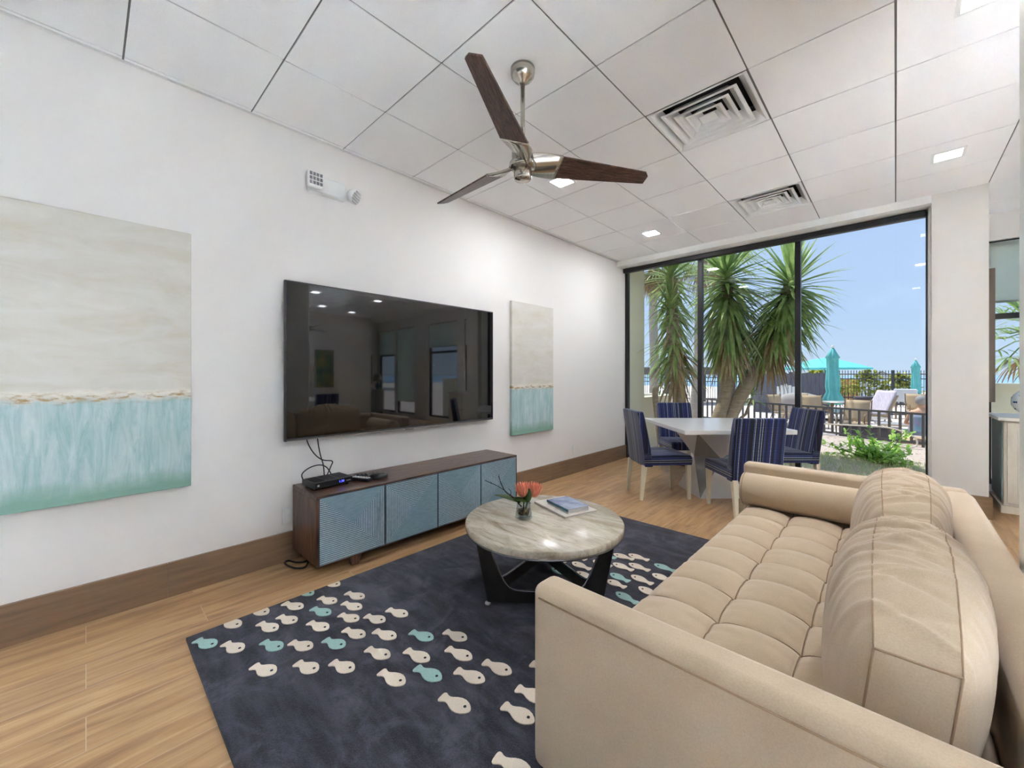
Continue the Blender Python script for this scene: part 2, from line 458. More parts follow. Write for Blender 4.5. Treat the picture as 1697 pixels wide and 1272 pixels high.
# right walls: a long wall, then a recess with a narrow window over the sideboard
b = MB().box(5.6, 5.75, 3.4, 6.0, 0, 3.3).box(5.6, 5.75, -3.0, -2.8, 0, 3.3).box(5.6, 5.75, .2, .4, 0, 3.3).box(5.6, 5.75, -2.8, .2, 2.9, 3.3).box(5.6, 5.75, .4, 3.4, 2.9, 3.3).box(5.6, 5.75, -2.8, .2, 0, .1).box(5.6, 5.75, .4, 3.4, 0, .1).box(5.75, 6.5, 5.85, 6.0, 0, 3.3)
b.box(6.5, 6.7, 6.0, 6.22, 0, 3.3).box(6.5, 6.7, 6.5, 6.7, 0, 3.3).box(6.5, 6.7, 6.22, 6.5, 0, 1.0).box(6.5, 6.7, 6.22, 6.5, 1.95, 3.3)
struct(b, 'wall_right', M['wall'])
# front: pier, return wall
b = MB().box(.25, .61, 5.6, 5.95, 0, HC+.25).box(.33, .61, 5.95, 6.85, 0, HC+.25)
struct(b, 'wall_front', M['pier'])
b = MB().box(LX, .25, 5.6, 5.95, 2.955, HC+.25)
struct(b, 'trim_1', M['trimw'])
# white return beside the glass
struct(MB().box(.235, .249, 5.7, 5.95, .0, 2.95), 'trim_2', M['trimw'])
# adjoining north wall with wide glazing
NX = [(.70, 2.0), (2.3, 3.6), (4.3, 5.3), (5.42, 6.42)]
b = MB(); cur = .61
for x0, x1 in NX:
    b.box(cur, x0, 6.7, 6.85, 0, HC+.25); b.box(x0, x1, 6.7, 6.85, 2.74, HC+.25)
    b.box(x0, x1, 6.7, 6.85, 0, .12); cur = x1
b.box(cur, 6.7, 6.7, 6.85, 0, HC+.25)
struct(b, 'wall_north', M['wall'])
for i, (x0, x1) in enumerate(NX):
    w = tag(MB().box(x0, x0+.05, 6.74, 6.8, .12, 2.74).box(x1-.05, x1, 6.74, 6.8, .12, 2.74).box(x0+.05, x1-.05, 6.74, 6.8, .12, .17).box(x0+.05, x1-.05, 6.74, 6.8, 2.66, 2.74).box(x0+.05, x1-.05, 6.745, 6.795, 1.9, 1.96).build('window_%d' % (8+i), M['black'], origin=(x0, 6.77, .12)), kind='structure')
    MB().box(x0+.05, x1-.05, 6.765, 6.772, .17, 2.66).build('pane', M['glass'], w)
    lowz = 2.08 if i < 2 else (.5, 1.95)[i-2]
    MB().box(x0+.01, x1-.01, 6.715, 6.719, lowz, 2.72).cyl((x0+.01, 6.717, lowz), (x1-.01, 6.717, lowz), .012).build('roller_shade', M['shade'], w)
for k, (y0, y1) in enumerate([(-2.8, .2), (.4, 3.4)]):  # out-of-view side windows added to let in more daylight
    w = tag(MB().box(5.64, 5.70, y0, y0+.05, .1, 2.9).box(5.64, 5.70, y1-.05, y1, .1, 2.9).box(5.64, 5.70, y0+.05, y1-.05, .1, .15).box(5.64, 5.70, y0+.05, y1-.05, 2.85, 2.9).box(5.64, 5.70, (y0+y1)/2-.025, (y0+y1)/2+.025, .15, 2.85).build('window_%d' % (12+k), M['black'], origin=(5.67, y0, .1)), kind='structure')
    MB().box(5.667, 5.673, y0+.05, y1-.05, .15, 2.85).build('pane', M['glass'], w)
# small window on the right wall
w = tag(MB().box(6.53, 6.58, 6.22, 6.25, 1.0, 1.95).box(6.53, 6.58, 6.47, 6.5, 1.0, 1.95).box(6.53, 6.58, 6.25, 6.47, 1.0, 1.03).box(6.53, 6.58, 6.25, 6.47, 1.92, 1.95).box(6.535, 6.575, 6.25, 6.47, 1.6, 1.63).box(6.535, 6.575, 6.35, 6.37, 1.03, 1.92).build('window_2', M['black'], origin=(6.55, 6.22, 1.0)), kind='structure')
MB().box(6.552, 6.558, 6.25, 6.47, 1.03, 1.92).build('pane', M['glass'], w)
# column close on the right
struct(MB().box(.32, .78, 1.35, 2.3, 0, HC), 'wall_column', M['trimw'], bevel=.01)

# ceiling: tiles over a recessed grid
b = MB()
TS = .61; G = .0045
def tile_region(X0, X1, Y0, Y1, skip=()):
    i0 = math.floor(X0/TS)-1; j0 = math.floor((Y0-3.19)/TS)-1
    for i in range(i0, i0+20):
        for j in range(j0, j0+20):
            x0, x1 = max(X0, i*TS+G), min(X1, (i+1)*TS-G); y0, y1 = max(Y0, 3.19+j*TS+G), min(Y1, 3.19+(j+1)*TS-G)
            if x1-x0 < .012 or y1-y0 < .012 or (i, j) in skip: continue
            b.box(x0, x1, y0, y1, HC, HC+.018, 0)
VT = [(-2, -1), (-2, 2)]
tile_region(LX, 6.6, -3.0, 5.6, VT)
tile_region(.61, 6.6, 5.6, 6.7)
b.box(LX, 6.6, -3.0, 5.6, HC+.2, HC+.22, 1)
b.box(.61, 6.6, 5.6, 6.7, HC+.2, HC+.22, 1)
for i in range(-6, 12):
    x = i*TS
    if LX < x < 6.6: b.box(x-.012, x+.012, -3.0, 5.6 if x < .7 else 6.7, HC+.006, HC+.012, 1)
for j in range(-11, 7):
    y = 3.19+j*TS
    b.box(LX if y < 5.6 else .61, 6.6, y-.012, y+.012, HC+.0065, HC+.0125, 1)
struct(b, 'ceiling', [M['tile'], M['gap']])
# wall angle along the left wall
struct(MB().box(LX, LX+.022, -3.0, 5.6, HC-.003, HC+.001), 'trim_3', M['tbar'])

# skirting
b = MB(); y = -3.0
ends = [-2.25, -1.05, .33, 1.55, 2.75, 3.97, 4.72, 5.94]
for e in ends:
    b.box(LX, LX+.02, y, e-.002, 0, .2); y = e
struct(b, 'baseboard_left', M['base'])
struct(MB().box(.25, .63, 5.58, 5.6, 0, .2).box(.61, .63, 5.6, 6.69, 0, .2), 'baseboard_front', M['base'])

# big window
w = MB()
YF0, YF1 = 5.86, 5.93
w.box(LX, LX+.045, YF0, YF1, 0, 2.95).box(.222, .235, YF0, YF1, 0, 2.95)
w.box(LX+.045, .222, YF0, YF1, 0, .06).box(LX+.045, .222, YF0, YF1, 2.91, 2.95)
win = tag(w.build('window_1', M['black'], origin=(-1.4, 5.9, 0)), kind='structure')
MUL = [-1.97, -.85]
for x in MUL: MB().box(x-.028, x+.028, YF0-.005, YF1, .06, 2.91).build('mullion', M['black'], win)
ex = [LX+.045]+MUL+[.222]
for i in range(3): MB().box(ex[i]+(.028 if i else 0), ex[i+1]-(.028 if i < 2 else 0), 5.895, 5.901, .06, 2.91).build('pane', M['glass'], win)
o = one(MB().box(LX+.01, .225, 5.77, 5.85, 2.885, 2.953), 'roller_shade_cassette', M['black'], 'black rolled-up shade cassette along the top of the big window', 'window shade', (-1.4, 5.8, 2.9), bevel=.012)

# ------------------------------------------------------------------ ceiling things
def vent(i, j, label):
    cx, cy = (i+.5)*TS, 3.19+(j+.5)*TS
    t = thing('air_vent', label, 'air vent', (cx, cy, HC), 0, 'square ceiling air vents')
    def ring(r0, z0, r1, z1, r2, z2, m=0):
        f = MB(); q = [(-1, -1), (1, -1), (1, 1), (-1, 1)]
        f.loft([[(cx+a*r, cy+c*r, z) for a, c in q] for r, z in ((r0, z0), (r1, z1), (r2, z2), (r2-.004, z2+.003), (r1-.006, z1+.004), (r0, z0+.004))], 0, False, cap=False)
        return f
    MB().box(cx-.3, cx+.3, cy-.3, cy+.3, HC+.14, HC+.15).build('duct_backing', M['ventd'], t)
    ring(.298, HC-.002, .285, HC-.002, .235, HC+.055).build('frame', M['ventw'], t)
    for r, z in ((.225, HC-.004), (.165, HC-.004), (.108, HC-.004)):
        ring(r+.004, z, r-.012, z-.001, r-.062, z+.06).build('louver', M['ventw'], t)
    MB().loft([[(cx+a*r, cy+c*r, z) for a, c in ((-1, -1), (1, -1), (1, 1), (-1, 1))] for r, z in ((.052, HC-.004), (.046, HC-.006), (.02, HC+.02))], 0, False).build('centre_plate', M['ventw'], t)
vent(-2, -1, 'larger-looking nearer white square ceiling vent to the right of the fan')
vent(-2, 2, 'smaller-looking farther white ceiling vent close to the big window')

def led(x, y, label, first=[None]):
    if first[0] is None:
        t = thing('recessed_light', label, 'ceiling light', (x, y, HC), 0, 'square recessed ceiling lights')
        MB().box(x-.095, x+.095, y-.095, y-.075, HC-.006, HC).box(x-.095, x+.095, y+.075, y+.095, HC-.006, HC).box(x-.095, x-.075, y-.075, y+.075, HC-.006, HC).box(x+.075, x+.095, y-.075, y+.075, HC-.006, HC).build('trim_frame', M['whitep'], t)
        MB().box(x-.075, x+.075, y-.075, y+.075, HC-.004, HC-.001).build('diffuser', M['led'], t)
        first[0] = t
    else:
        t = copy_tree(first[0]); t.location = (x, y, HC); t['label'] = label
        if x > 0:
            for c_ in t.children:
                if c_.name.startswith('diffuser'):
                    c_.data = c_.data.copy(); c_.data.materials[0] = M['ledmid'] if (0 < x < 1 and y == 2.80) else M['leddim']
    return t
led(-2.165, 4.75, 'lit square ceiling light near the far left corner by the window')
led(-2.165, 2.93, 'lit square ceiling light seen just behind the fan blade')
led(.30, 4.67, 'lit square ceiling light at the right near the pier')
led(.30, 2.80, 'lit square ceiling light above the sofa')
led(.32, .45, 'lit square ceiling light over the camera, mirrored in the window')
for k, (x, y, lab) in enumerate([(2.75, 4.7, 'nearest the pier'), (2.75, 3.3, 'beside the column'), (4.4, 4.08, 'mirrored lowest in the television'), (4.85, 5.05, 'mirrored rightmost in the television')]):
    led(x, y, 'lit square ceiling light of the adjoining room, ' + lab)
ORD = ['first', 'second', 'third', 'fourth', 'fifth', 'sixth', 'seventh']
CAN, FILL_LEFT = 1450., 250.  # strengths of unseen fill lights added to brighten ceiling, walls and floor
M['fill_led'] = emit('fill_light_diffuser', '#e4efff', CAN)
M['fill_led_low'] = emit('fill_light_diffuser_low', '#e4efff', FILL_LEFT)
fillp = None
for r_, y in enumerate((2.2, 1.5, .8, .1, -.7)):
    xs_ = (2.2, 3.1, 4.0, 4.9)
    for q_, x in enumerate(xs_):
        lab = 'added square fill light out of frame, %s row back, %s from the left' % (ORD[r_], ORD[q_])
        if fillp is None:
            fillp = thing('added_fill_light', lab, 'ceiling light', (x, y, HC), 0, 'added square fill lights out of frame')
            MB().box(x-.11, x+.11, y-.11, y-.1, HC-.26, HC).box(x-.11, x+.11, y+.1, y+.11, HC-.26, HC).box(x-.11, x-.1, y-.1, y+.1, HC-.26, HC).box(x+.1, x+.11, y-.1, y+.1, HC-.26, HC).build('housing', M['black'], fillp)
            MB().box(x-.1, x+.1, y-.1, y+.1, HC-.012, HC-.004).build('diffuser', M['fill_led'], fillp)
        else:
            c_ = copy_tree(fillp); c_.location = (x, y, HC); c_['label'] = lab
for x, y, lab in ((-2.3, -.55, 'added square fill light left of the camera, foremost along the left wall'), (-2.3, -1.3, 'added square fill light second along the left wall behind the camera'), (-2.3, -2.4, 'added square fill light in the rear left corner'), (-1.1, -1.4, 'added square fill light above the ivory bounce rug behind the camera'), (-1.1, -2.5, 'added square fill light at the middle of the back wall')):  # further unseen lights added to fill the left side
    c_ = copy_tree(fillp); c_.location = (x, y, HC); c_['label'] = lab
    for d_ in c_.children:
        if d_.name.startswith('diffuser'): d_.data = d_.data.copy(); d_.data.materials[0] = M['fill_led_low']
# ceiling fan
def fan_build(label):
    fx, fy = -1.53, 1.70
    t = thing('ceiling_fan', label, 'ceiling fan', (fx, fy, HC))
    MB().lathe([(.068, 0), (.068, -.03), (.064, -.045), (.05, -.062), (.028, -.075), (.022, -.085), (.012, -.09)], 28, c=(fx, fy, HC)).build('canopy', M['nickel'], t)
    MB().cyl((fx, fy, HC-.08), (fx, fy, 2.55), .0125, n=14).build('downrod', M['nickel'], t)
    mh = MB().lathe([(.014, 2.60), (.02, 2.585), (.05, 2.575), (.062, 2.555), (.062, 2.50), (.075, 2.495), (.078, 2.475), (.066, 2.465)], 32, c=(fx, fy, 0)).build('motor_housing', M['nickel'], t)
    MB().lathe([(.05, 2.466), (.05, 2.41), (.046, 2.402), (.004, 2.400)], 28, c=(fx, fy, 0)).build('switch_cap', M['nickel'], t)
    for k, a in enumerate((-61, 59, 179)):
        Mx = Matrix.Translation((fx, fy, 2.505)) @ Matrix.Rotation(R(a), 4, 'Z') @ Matrix.Rotation(R(-19), 4, 'X')
        def sec(x, y0, y1, th=.006): return [Mx @ Vector(p) for p in ((x, y0, -th), (x, y1, -th), (x, y1, th), (x, y0, th))]
        f = MB(); rings = []
        for i in range(13):
            u = i/12; x = .215+u*.55
            y0 = -.073+.018*u; y1 = .083-.052*u
            if i == 12: rings.append(sec(x-.03, y1-.012, y1, .004)) if False else None
            rings.append(sec(x+(0 if i < 12 else 0), y0, y1, .0045))
        rings.append([Mx @ Vector(p) for p in ((.79, -.03, -.004), (.79, .028, -.004), (.79, .028, .004), (.79, -.03, .004))])
        f.loft(rings, 0, False)
        bl = f.build('blade', M['blade'], t)
        inv = Mx.inverted() @ Matrix.Translation((fx, fy, HC)); uvl = bl.data.uv_layers.new(name='UVMap')
        for lp in bl.data.loops:
            q = inv @ bl.data.vertices[lp.vertex_index].co; uvl.data[lp.index].uv = (q.x+k*1.7, q.y)
        h = MB(); rings = []
        for i in range(9):
            u = i/8; x = .035+u*.185
            tw = (1-u)*R(28)
            y0 = -.045-.03*u**.6; y1 = .055+.03*u**.6
            rr = Matrix.Rotation(-tw, 4, 'X')
            rings.append([Mx @ (rr @ Vector(p)) for p in ((x, y0, -.007), (x, (y0+y1)/2, -.012+.004*u), (x, y1, -.007), (x, y1, .007), (x, y0, .007))])
        h.loft(rings, 0, True)
        h.build('blade_holder', M['nickel'], bl)
    return t
fan = fan_build('three-blade ceiling fan with dark oak blades and nickel motor')
f2 = copy_tree(fan); f2.location = (5.0, 3.9, HC); f2['label'] = 'three-blade ceiling fan of the adjoining room, seen only mirrored in the television'

# ------------------------------------------------------------------ left wall things
t = thing('emergency_light', 'white twin-head emergency light high on the left wall', 'emergency light', (LX, 1.24, 2.6))
MB().box(LX, LX+.055, 1.10, 1.37, 2.63, 2.755).build('body', M['whitep'], t, bevel=.012, seg=3)
h = MB().box(LX+.056, LX+.10, 1.075, 1.185, 2.645, 2.755).build('lamp_head', M['whitep'], t, bevel=.014, seg=3)
f = MB()
for i in range(4):
    for j in range(3): f.box(LX+.1, LX+.104, 1.087+i*.0235, 1.087+i*.0235+.017, 2.657+j*.031, 2.657+j*.031+.022)
f.build('lens', M['steel'], h)
c0 = Vector((LX+.07, 1.385, 2.68)); d = Vector((.55, .45, -.35)).normalized()
h = MB().tube([c0, c0+d*.02, c0+d*.06], [.03, .05, .055], 20).build('lamp_head', M['whitep'], t)
f = MB()
for i in range(-2, 3):
    e = d.cross(Vector((0, 0, 1))).normalized(); up2 = e.cross(d)
    q = c0+d*.062+up2*(i*.019); L = math.sqrt(max(.0004, .05**2-(i*.019)**2))
    f.tube([q-e*L, q+e*L], .007, 6)
f.build('lens', M['alu'], h)
MB().box(LX+.045, LX+.06, 1.19, 1.2, 2.622, 2.63).build('indicator', M['trimw'], t)

t = one(MB().box(LX+.003, -3.055, -1.07, .433, .638, 2.143), 'canvas_painting', M['art1'], 'large square canvas, cream above and aqua streaks below, left of the television', 'painting', (-3.08, -.32, .638), 'abstract sea canvases', bevel=.003)
t = one(MB().box(LX+.003, -3.06, 3.225, 3.965, .63, 2.12), 'canvas_painting', M['art2'], 'tall narrow canvas, cream above and pale aqua below, right of the television', 'painting', (-3.08, 3.6, .63), 'abstract sea canvases', bevel=.003)

tv = thing('television', 'large black wall-mounted television with glossy mirror-like screen', 'television', (-3.03, 1.92, .84))
MB().box(-3.045, -3.022, .932, 2.902, .842, 1.951).build('bezel', M['darkgrey'], tv, bevel=.004)
MB().box(-3.0225, -3.019, .945, 2.889, .862, 1.94).build('screen', M['screen'], tv)
MB().box(-3.085, -3.045, 1.1, 2.7, .95, 1.8).build('rear_housing', M['blackp'], tv)
MB().box(LX+.002, -3.085, 1.6, 2.2, 1.2, 1.6).build('wall_bracket', M['black'], tv)
MB().box(-3.03, -3.017, 1.87, 1.95, .834, .846).build('logo_tab', M['steel'], tv, bevel=.002)
MB().box(-3.025, -3.0195, .945, 2.889, .8425, .850).build('trim_strip', M['steel'], tv)

for nm, pts, lab in (('cable', [(-3.07, 1.09, .90), (-3.06, 1.09, .83), (-3.05, 1.13, .74), (-3.045, 1.19, .68), (-3.04, 1.26, .66), (-3.04, 1.25, .62), (-3.035, 1.22, .56), (-3.02, 1.215, .545)], 'black cable hanging from the left underside of the television with a kink'),
                 ('cable', [(-3.07, 1.165, .90), (-3.06, 1.165, .82), (-3.055, 1.18, .72), (-3.05, 1.20, .64), (-3.045, 1.205, .57), (-3.02, 1.20, .545)], 'straighter black cable dropping from the television behind the box'),
                 ('cable', [(-3.015, 1.05, .56), (-3.04, 1.05, .60), (-3.045, 1.10, .635), (-3.045, 1.17, .645), (-3.04, 1.22, .62), (-3.02, 1.25, .56)], 'black cable looping in an arc behind the set-top box')):
    one(MB().tube(smooth_path(pts), .0042, 7), nm, M['black'], lab, 'cable', pts[-1], 'black cables behind the box')
one(MB().tube(smooth_path([(-3.05, 1.12, .008), (-2.95, 1.06, .008), (-2.88, 1.01, .009), (-2.93, .96, .007), (-3.04, .94, .007), (-3.07, .97, .007), (-3.0, 1.0, .007), (-2.97, 1.05, .007), (-3.02, 1.1, .007)]), .006, 7), 'power_cord', M['black'], 'black power cord coiled on the floor at the left end of the console', 'cord', (-3, 1, 0))
def outlet(y, z, label):
    t = thing('wall_outlet', label, 'outlet', (LX, y, z), 0, 'white wall outlets')
    MB().box(LX, LX+.007, y-.036, y+.036, z-.058, z+.058).build('cover_plate', M['whitep'], t, bevel=.003)
    for s in (-1, 1): MB().box(LX+.007, LX+.009, y-.016, y+.016, z+s*.026-.018, z+s*.026+.018).build('socket', M['trimw'], t)
outlet(.975, .315, 'white wall outlet at the left end of the media console')
outlet(4.46, .315, 'white wall outlet low on the left wall beyond the tall canvas')

# media console
CX0, CX1, CY0, CY1, CZ0, CZ1 = -3.07, -2.64, .998, 2.85, .085, .532
t = thing('media_console', 'long dark wood media console with carved blue-grey doors under the television', 'media console', ((CX0+CX1)/2, (CY0+CY1)/2, 0))
th = .028
MB().box(CX0, CX1, CY0, CY1, CZ1-th, CZ1).build('top_panel', M['walnut'], t, bevel=.004)
for y0, y1 in ((CY0, CY0+th), (CY1-th, CY1)): MB().box(CX0, CX1, y0, y1, CZ0, CZ1-th).build('side_panel', M['walnutv'], t, bevel=.003)
MB().box(CX0, CX1, CY0+th, CY1-th, CZ0, CZ0+th).box(CX0, CX0+.01, CY0+th, CY1-th, CZ0+th, CZ1-th).build('carcass', M['walnut'], t)
for x in (CX0+.05, CX1-.06):
    for y in (CY0+.27, CY1-.27):
        MB().loft([[(x-.03, y-.05, CZ0), (x+.03, y-.05, CZ0), (x+.03, y+.05, CZ0), (x-.03, y+.05, CZ0)], [(x-.018, y-.02, 0), (x+.018, y-.02, 0), (x+.018, y+.025, 0), (x-.018, y+.025, 0)]], 0, False).build('leg', M['walnutv'], t, bevel=.004)
dw = (CY1-CY0-2*.012)/4
for k in range(4):
    y0 = CY0+.012+k*dw+.002; y1 = CY0+.012+(k+1)*dw-.002; z0, z1 = CZ0+.006, CZ1-.012
    f = MB().box(CX1-.018, CX1+.002, y0, y1, z0, z1, 0)
    e = .004; TL, TR, BR, BL, Mm = (y0+e, z1-e), (y1-e, z1-e), (y1-e, z0+e), (y0+e, z0+e), ((y0+y1)/2, (z0+z1)/2)
    zones = [((TL, BR, BL), 'h'), ((TL, TR, Mm), 'd'), ((TR, BR, Mm), 'v')] if k % 2 == 0 else [((TL, TR, Mm), 'h'), ((TL, Mm, BL), 'v'), ((TR, BR, BL), 'd')]
    for tri, kind in zones:
        pl = tri_planes(list(tri))
        step, wd = (.0125, .0075) if kind == 'h' else (.0125, .0075) if kind == 'v' else (.0055, .005)
        dirv = {'h': (0, 1), 'v': (1, 0), 'd': (.75, -.66) if k % 2 == 0 else (-.66, .75)}[kind]
        dirv = Vector((*dirv, 0)).normalized(); tn = Vector((-dirv.y, dirv.x, 0)); c0 = Vector((*Mm, 0))
        for i in range(-70, 71):
            c = c0+dirv*(i*step)
            q = [c-tn*.5-dirv*wd/2, c+tn*.5-dirv*wd/2, c+tn*.5+dirv*wd/2, c-tn*.5+dirv*wd/2]
            pg = clip([(p.x, p.y) for p in q], pl)
            if len(pg) < 3: continue
            d0 = CX1+.002; dz = .004 if kind != 'd' else .0025
            cx_ = sum(p[0] for p in pg)/len(pg); cy_ = sum(p[1] for p in pg)/len(pg)
            f.loft([[(d0, p[0], p[1]) for p in pg], [(d0+dz, p[0], p[1]) for p in pg]], 1 if kind != 'd' else 2, False)
    f.build('door', [M['ribbase'], M['rib'], M['plainblue']], t)

# set-top box, remotes
t = thing('set_top_box', 'black set-top box with blue digits on the console', 'set-top box', (-2.89, 1.165, CZ1))
rz = Matrix.Translation((-2.89, 1.165, CZ1)) @ Matrix.Rotation(R(4), 4, 'Z')
MB().box(-.09, .088, -.135, .135, .008, .05, M=rz).build('case', M['darkgrey'], t, bevel=.005)
fp = MB().box(.086, .092, -.125, .135, .01, .047, M=rz).build('front_panel', M['blackp'], t)
MB().box(.092, .0925, .035, .075, .018, .042, M=rz).build('display_window', mat('display_dark', '#0a0a22', .2), fp)
cu = bpy.data.curves.new('digits', 'FONT'); cu.body = '1:30'; cu.size = .022; cu.extrude = .0003; cu.align_x = 'CENTER'
to = bpy.data.objects.new('digits_tmp', cu); COL.objects.link(to)
bpy.context.view_layer.update()
me = bpy.data.meshes.new_from_object(to.evaluated_get(bpy.context.evaluated_depsgraph_get()))
bpy.data.objects.remove(to)
me.transform(rz @ Matrix.Translation((.0932, .055, .022)) @ Matrix.Rotation(R(90), 4, 'Z') @ Matrix.Rotation(R(90), 4, 'X'))
me.transform(Matrix.Translation(-Vector((-2.89, 1.165, CZ1))))
me.materials.clear(); me.materials.append(M['bluedisp'])
dg = bpy.data.objects.new('digits', me); COL.objects.link(dg); dg.parent = fp
f = MB()
for i in range(22):
    for g in (-1, 0, 1): f.box(-.075+i*.0068, -.0715+i*.0068, g*.085-.037, g*.085+.037, .05, .0515, M=rz)
f.build('vent_slots', M['black'], t)
MB().box(.092, .0927, .09, .122, .024, .029, M=rz).build('front_mark', M['alu'], fp)
MB().box(.092, .0927, -.112, -.098, .022, .034, M=rz).build('front_mark', M['alu'], fp)
for sx in (-.07, .07):
    for sy in (-.11, .11): MB().lathe([(.009, 0), (.009, .008)], 10, c=(-2.89+sx, 1.165+sy, CZ1)).build('foot', M['black'], t)
def remote(x, y, rz, L, W, z, label, kind):
    t = thing('remote_control', label, 'remote control', (x, y, z), 0, 'remote controls on the console')
    Mx = Matrix.Translation((x, y, z)) @ Matrix.Rotation(rz, 4, 'Z')
    MB().loft([[Mx @ Vector(p) for p in ((-W/2*a, -L/2, 0), (W/2*a, -L/2, 0), (W/2*a, L/2, 0), (-W/2*a, L/2, 0))] for a in (1,)]+[[Mx @ Vector(p) for p in ((-W/2*.9, -L/2*.98, .02), (W/2*.9, -L/2*.98, .02), (W/2*.9, L/2*.98, .02), (-W/2*.9, L/2*.98, .02))]], 0, False).build('body', M['blackp'] if kind else M['darkgrey'], t, bevel=.006, seg=3)
    f = MB()
    for i in range(6):
        for j in range(3): f.box((j-1)*W*.27-W*.09, (j-1)*W*.27+W*.09, -L*.4+i*L*.14, -L*.4+i*L*.14+L*.075, .02, .0235, M=Mx)
    f.build('buttons', M['whitep'] if kind else M['blackp'], t)
remote(-2.83, 1.385, R(-65), .17, .05, CZ1, 'black remote with pale buttons beside the set-top box', 1)
remote(-2.90, 1.47, R(-20), .2, .055, CZ1, 'slim black remote lying behind the pale-buttoned one', 0)
one(MB().loft([[(-2.80+.055*math.cos(a)*s, 1.50+.075*math.sin(a)*s, CZ1+z) for a in [2*PI*i/18 for i in range(18)]] for s, z in ((.92, 0), (1, .012), (.96, .026), (.6, .036), (.1, .038))], 0, True), 'remote_control', M['blackp'], 'rounded black game-style remote rightmost on the console', 'remote control', (-2.80, 1.5, CZ1), 'remote controls on the console')

# ------------------------------------------------------------------ rug
FISH = [(-2.46,.37,-2.34,.42,1),(-2.33,.46,-2.21,.5,0),(-2.21,.59,-2.09,.63,1),(-2.11,.68,-1.99,.73,0),(-2.01,.8,-1.89,.84,1),(-2.06,.51,-1.94,.56,0),(-1.94,.65,-1.82,.69,0),(-1.83,.76,-1.71,.8,0),(-2.58,.49,-2.43,.54,0),(-2.39,.62,-2.26,.66,0),(-2.6,.63,-2.45,.67,0),(-2.38,.71,-2.26,.75,0),(-2.5,.77,-2.37,.82,0),(-2.33,.86,-2.2,.9,1),(-2.21,.8,-2.08,.84,0),(-2.02,.9,-1.89,.94,0),(-2.62,.88,-2.47,.91,1),(-2.41,.93,-2.29,.97,0),(-2.16,.94,-2.04,.98,0),(-2.26,1.0,-2.13,1.04,0),(-2.6,1.03,-2.46,1.06,0),(-2.35,1.06,-2.22,1.1,0),(-2.02,1.14,-1.89,1.18,0),(-2.05,1.03,-1.93,1.07,0),(-1.9,1.0,-1.77,1.04,0),(-1.76,1.12,-1.63,1.16,1),(-1.64,1.24,-1.51,1.27,0),(-1.8,.91,-1.67,.95,0),(-1.66,1.03,-1.52,1.06,0),(-1.53,1.17,-1.39,1.2,0),(-1.62,.88,-1.48,.91,0),(-1.53,1.0,-1.39,1.03,1),(-1.39,1.11,-1.25,1.15,0),(-1.34,1.23,-1.2,1.26,0),(-1.32,.98,-1.18,1.01,0),(-1.11,1.12,-.97,1.14,0),(-1.13,1.22,-1.0,1.25,0),(-1.18,1.37,-1.05,1.39,0),(-1.23,2.68,-1.39,2.68,0),(-1.32,2.62,-1.47,2.61,0),(-1.42,2.55,-1.56,2.56,1),(-1.38,2.42,-1.52,2.42,0),(-1.25,2.47,-1.4,2.48,0),(-1.16,2.54,-1.32,2.55,0),(-1.04,2.65,-1.19,2.66,1),(-1.45,2.29,-1.61,2.3,0),(-1.36,2.19,-1.51,2.21,0),(-1.2,2.32,-1.34,2.34,1),(-1.08,2.39,-1.23,2.41,0),(-1.0,2.51,-1.14,2.52,0),(-1.19,2.24,-1.31,2.25,0),(-1.05,2.13,-1.2,2.16,1),(-.98,2.28,-1.13,2.31,0),(-1.51,2.12,-1.66,2.14,1),(-1.64,2.25,-1.79,2.26,0),(-1.56,2.39,-1.69,2.39,0),(-1.56,2.5,-1.7,2.48,0),(-1.54,2.61,-1.68,2.59,0),
        (-.98,.95,-.84,.98,0),(-.9,1.3,-.76,1.33,1),(-.8,2.2,-.95,2.22,0),(-.75,2.45,-.9,2.46,1)]
RX0, RX1, RY0, RY1, RZ = -2.52, -.10, .337, 3.35, .014
b = MB().box(RX0, RX1, RY0, RY1, 0, RZ, 0)
half = [(0, .16), (.012, .29), (.05, .35), (.10, .33), (.17, .25), (.24, .22), (.32, .27), (.44, .41), (.57, .5), (.70, .5), (.83, .41), (.93, .26), (.985, .12), (1, .02)]
W_ = .069
for ax, ay, hx, hy, tcol in FISH:
    a = Vector((ax, ay)); h = Vector((hx, hy)); d = (h-a); L = max(.128, min(.15, d.length)); d.normalize(); a = h-d*L
    n_ = Vector((-d.y, d.x))
    keep = [(-1, 0, -RX0-.006), (0, -1, -RY0-.006)]
    z0, z1 = RZ-.002, RZ+.0035
    for i in range(len(half)-1):
        (xa, ya), (xb, yb) = half[i], half[i+1]
        sk = lambda x: -.05*(1-x/.3) if x < .3 else 0
        q = [a+d*(L*xa)+n_*(W_*(ya+sk(xa))), a+d*(L*xb)+n_*(W_*(yb+sk(xb))), a+d*(L*xb)-n_*(W_*(yb-sk(xb))), a+d*(L*xa)-n_*(W_*(ya-sk(xa)))]
        pg = clip([tuple(p) for p in q], keep)
        if len(pg) >= 3: b.loft([[(x, y, z0) for x, y in reversed(pg)], [(x, y, z1) for x, y in reversed(pg)]], 2 if tcol else 1, False)
    e = a+d*(L*.80)+n_*(W_*.08)
    if e.x > RX0+.01: b.prism([(e.x+.0062*math.cos(q), e.y+.0062*math.sin(q)) for q in [2*PI*i/10 for i in range(10)]], z0, RZ+.0045, 3)
one(b, 'area_rug', [M['rug'], M['fishc'], M['fisht'], M['fishe']], 'dark slate rug with cream and aqua fish under the coffee table', 'rug', (-1.3, 1.85, 0))

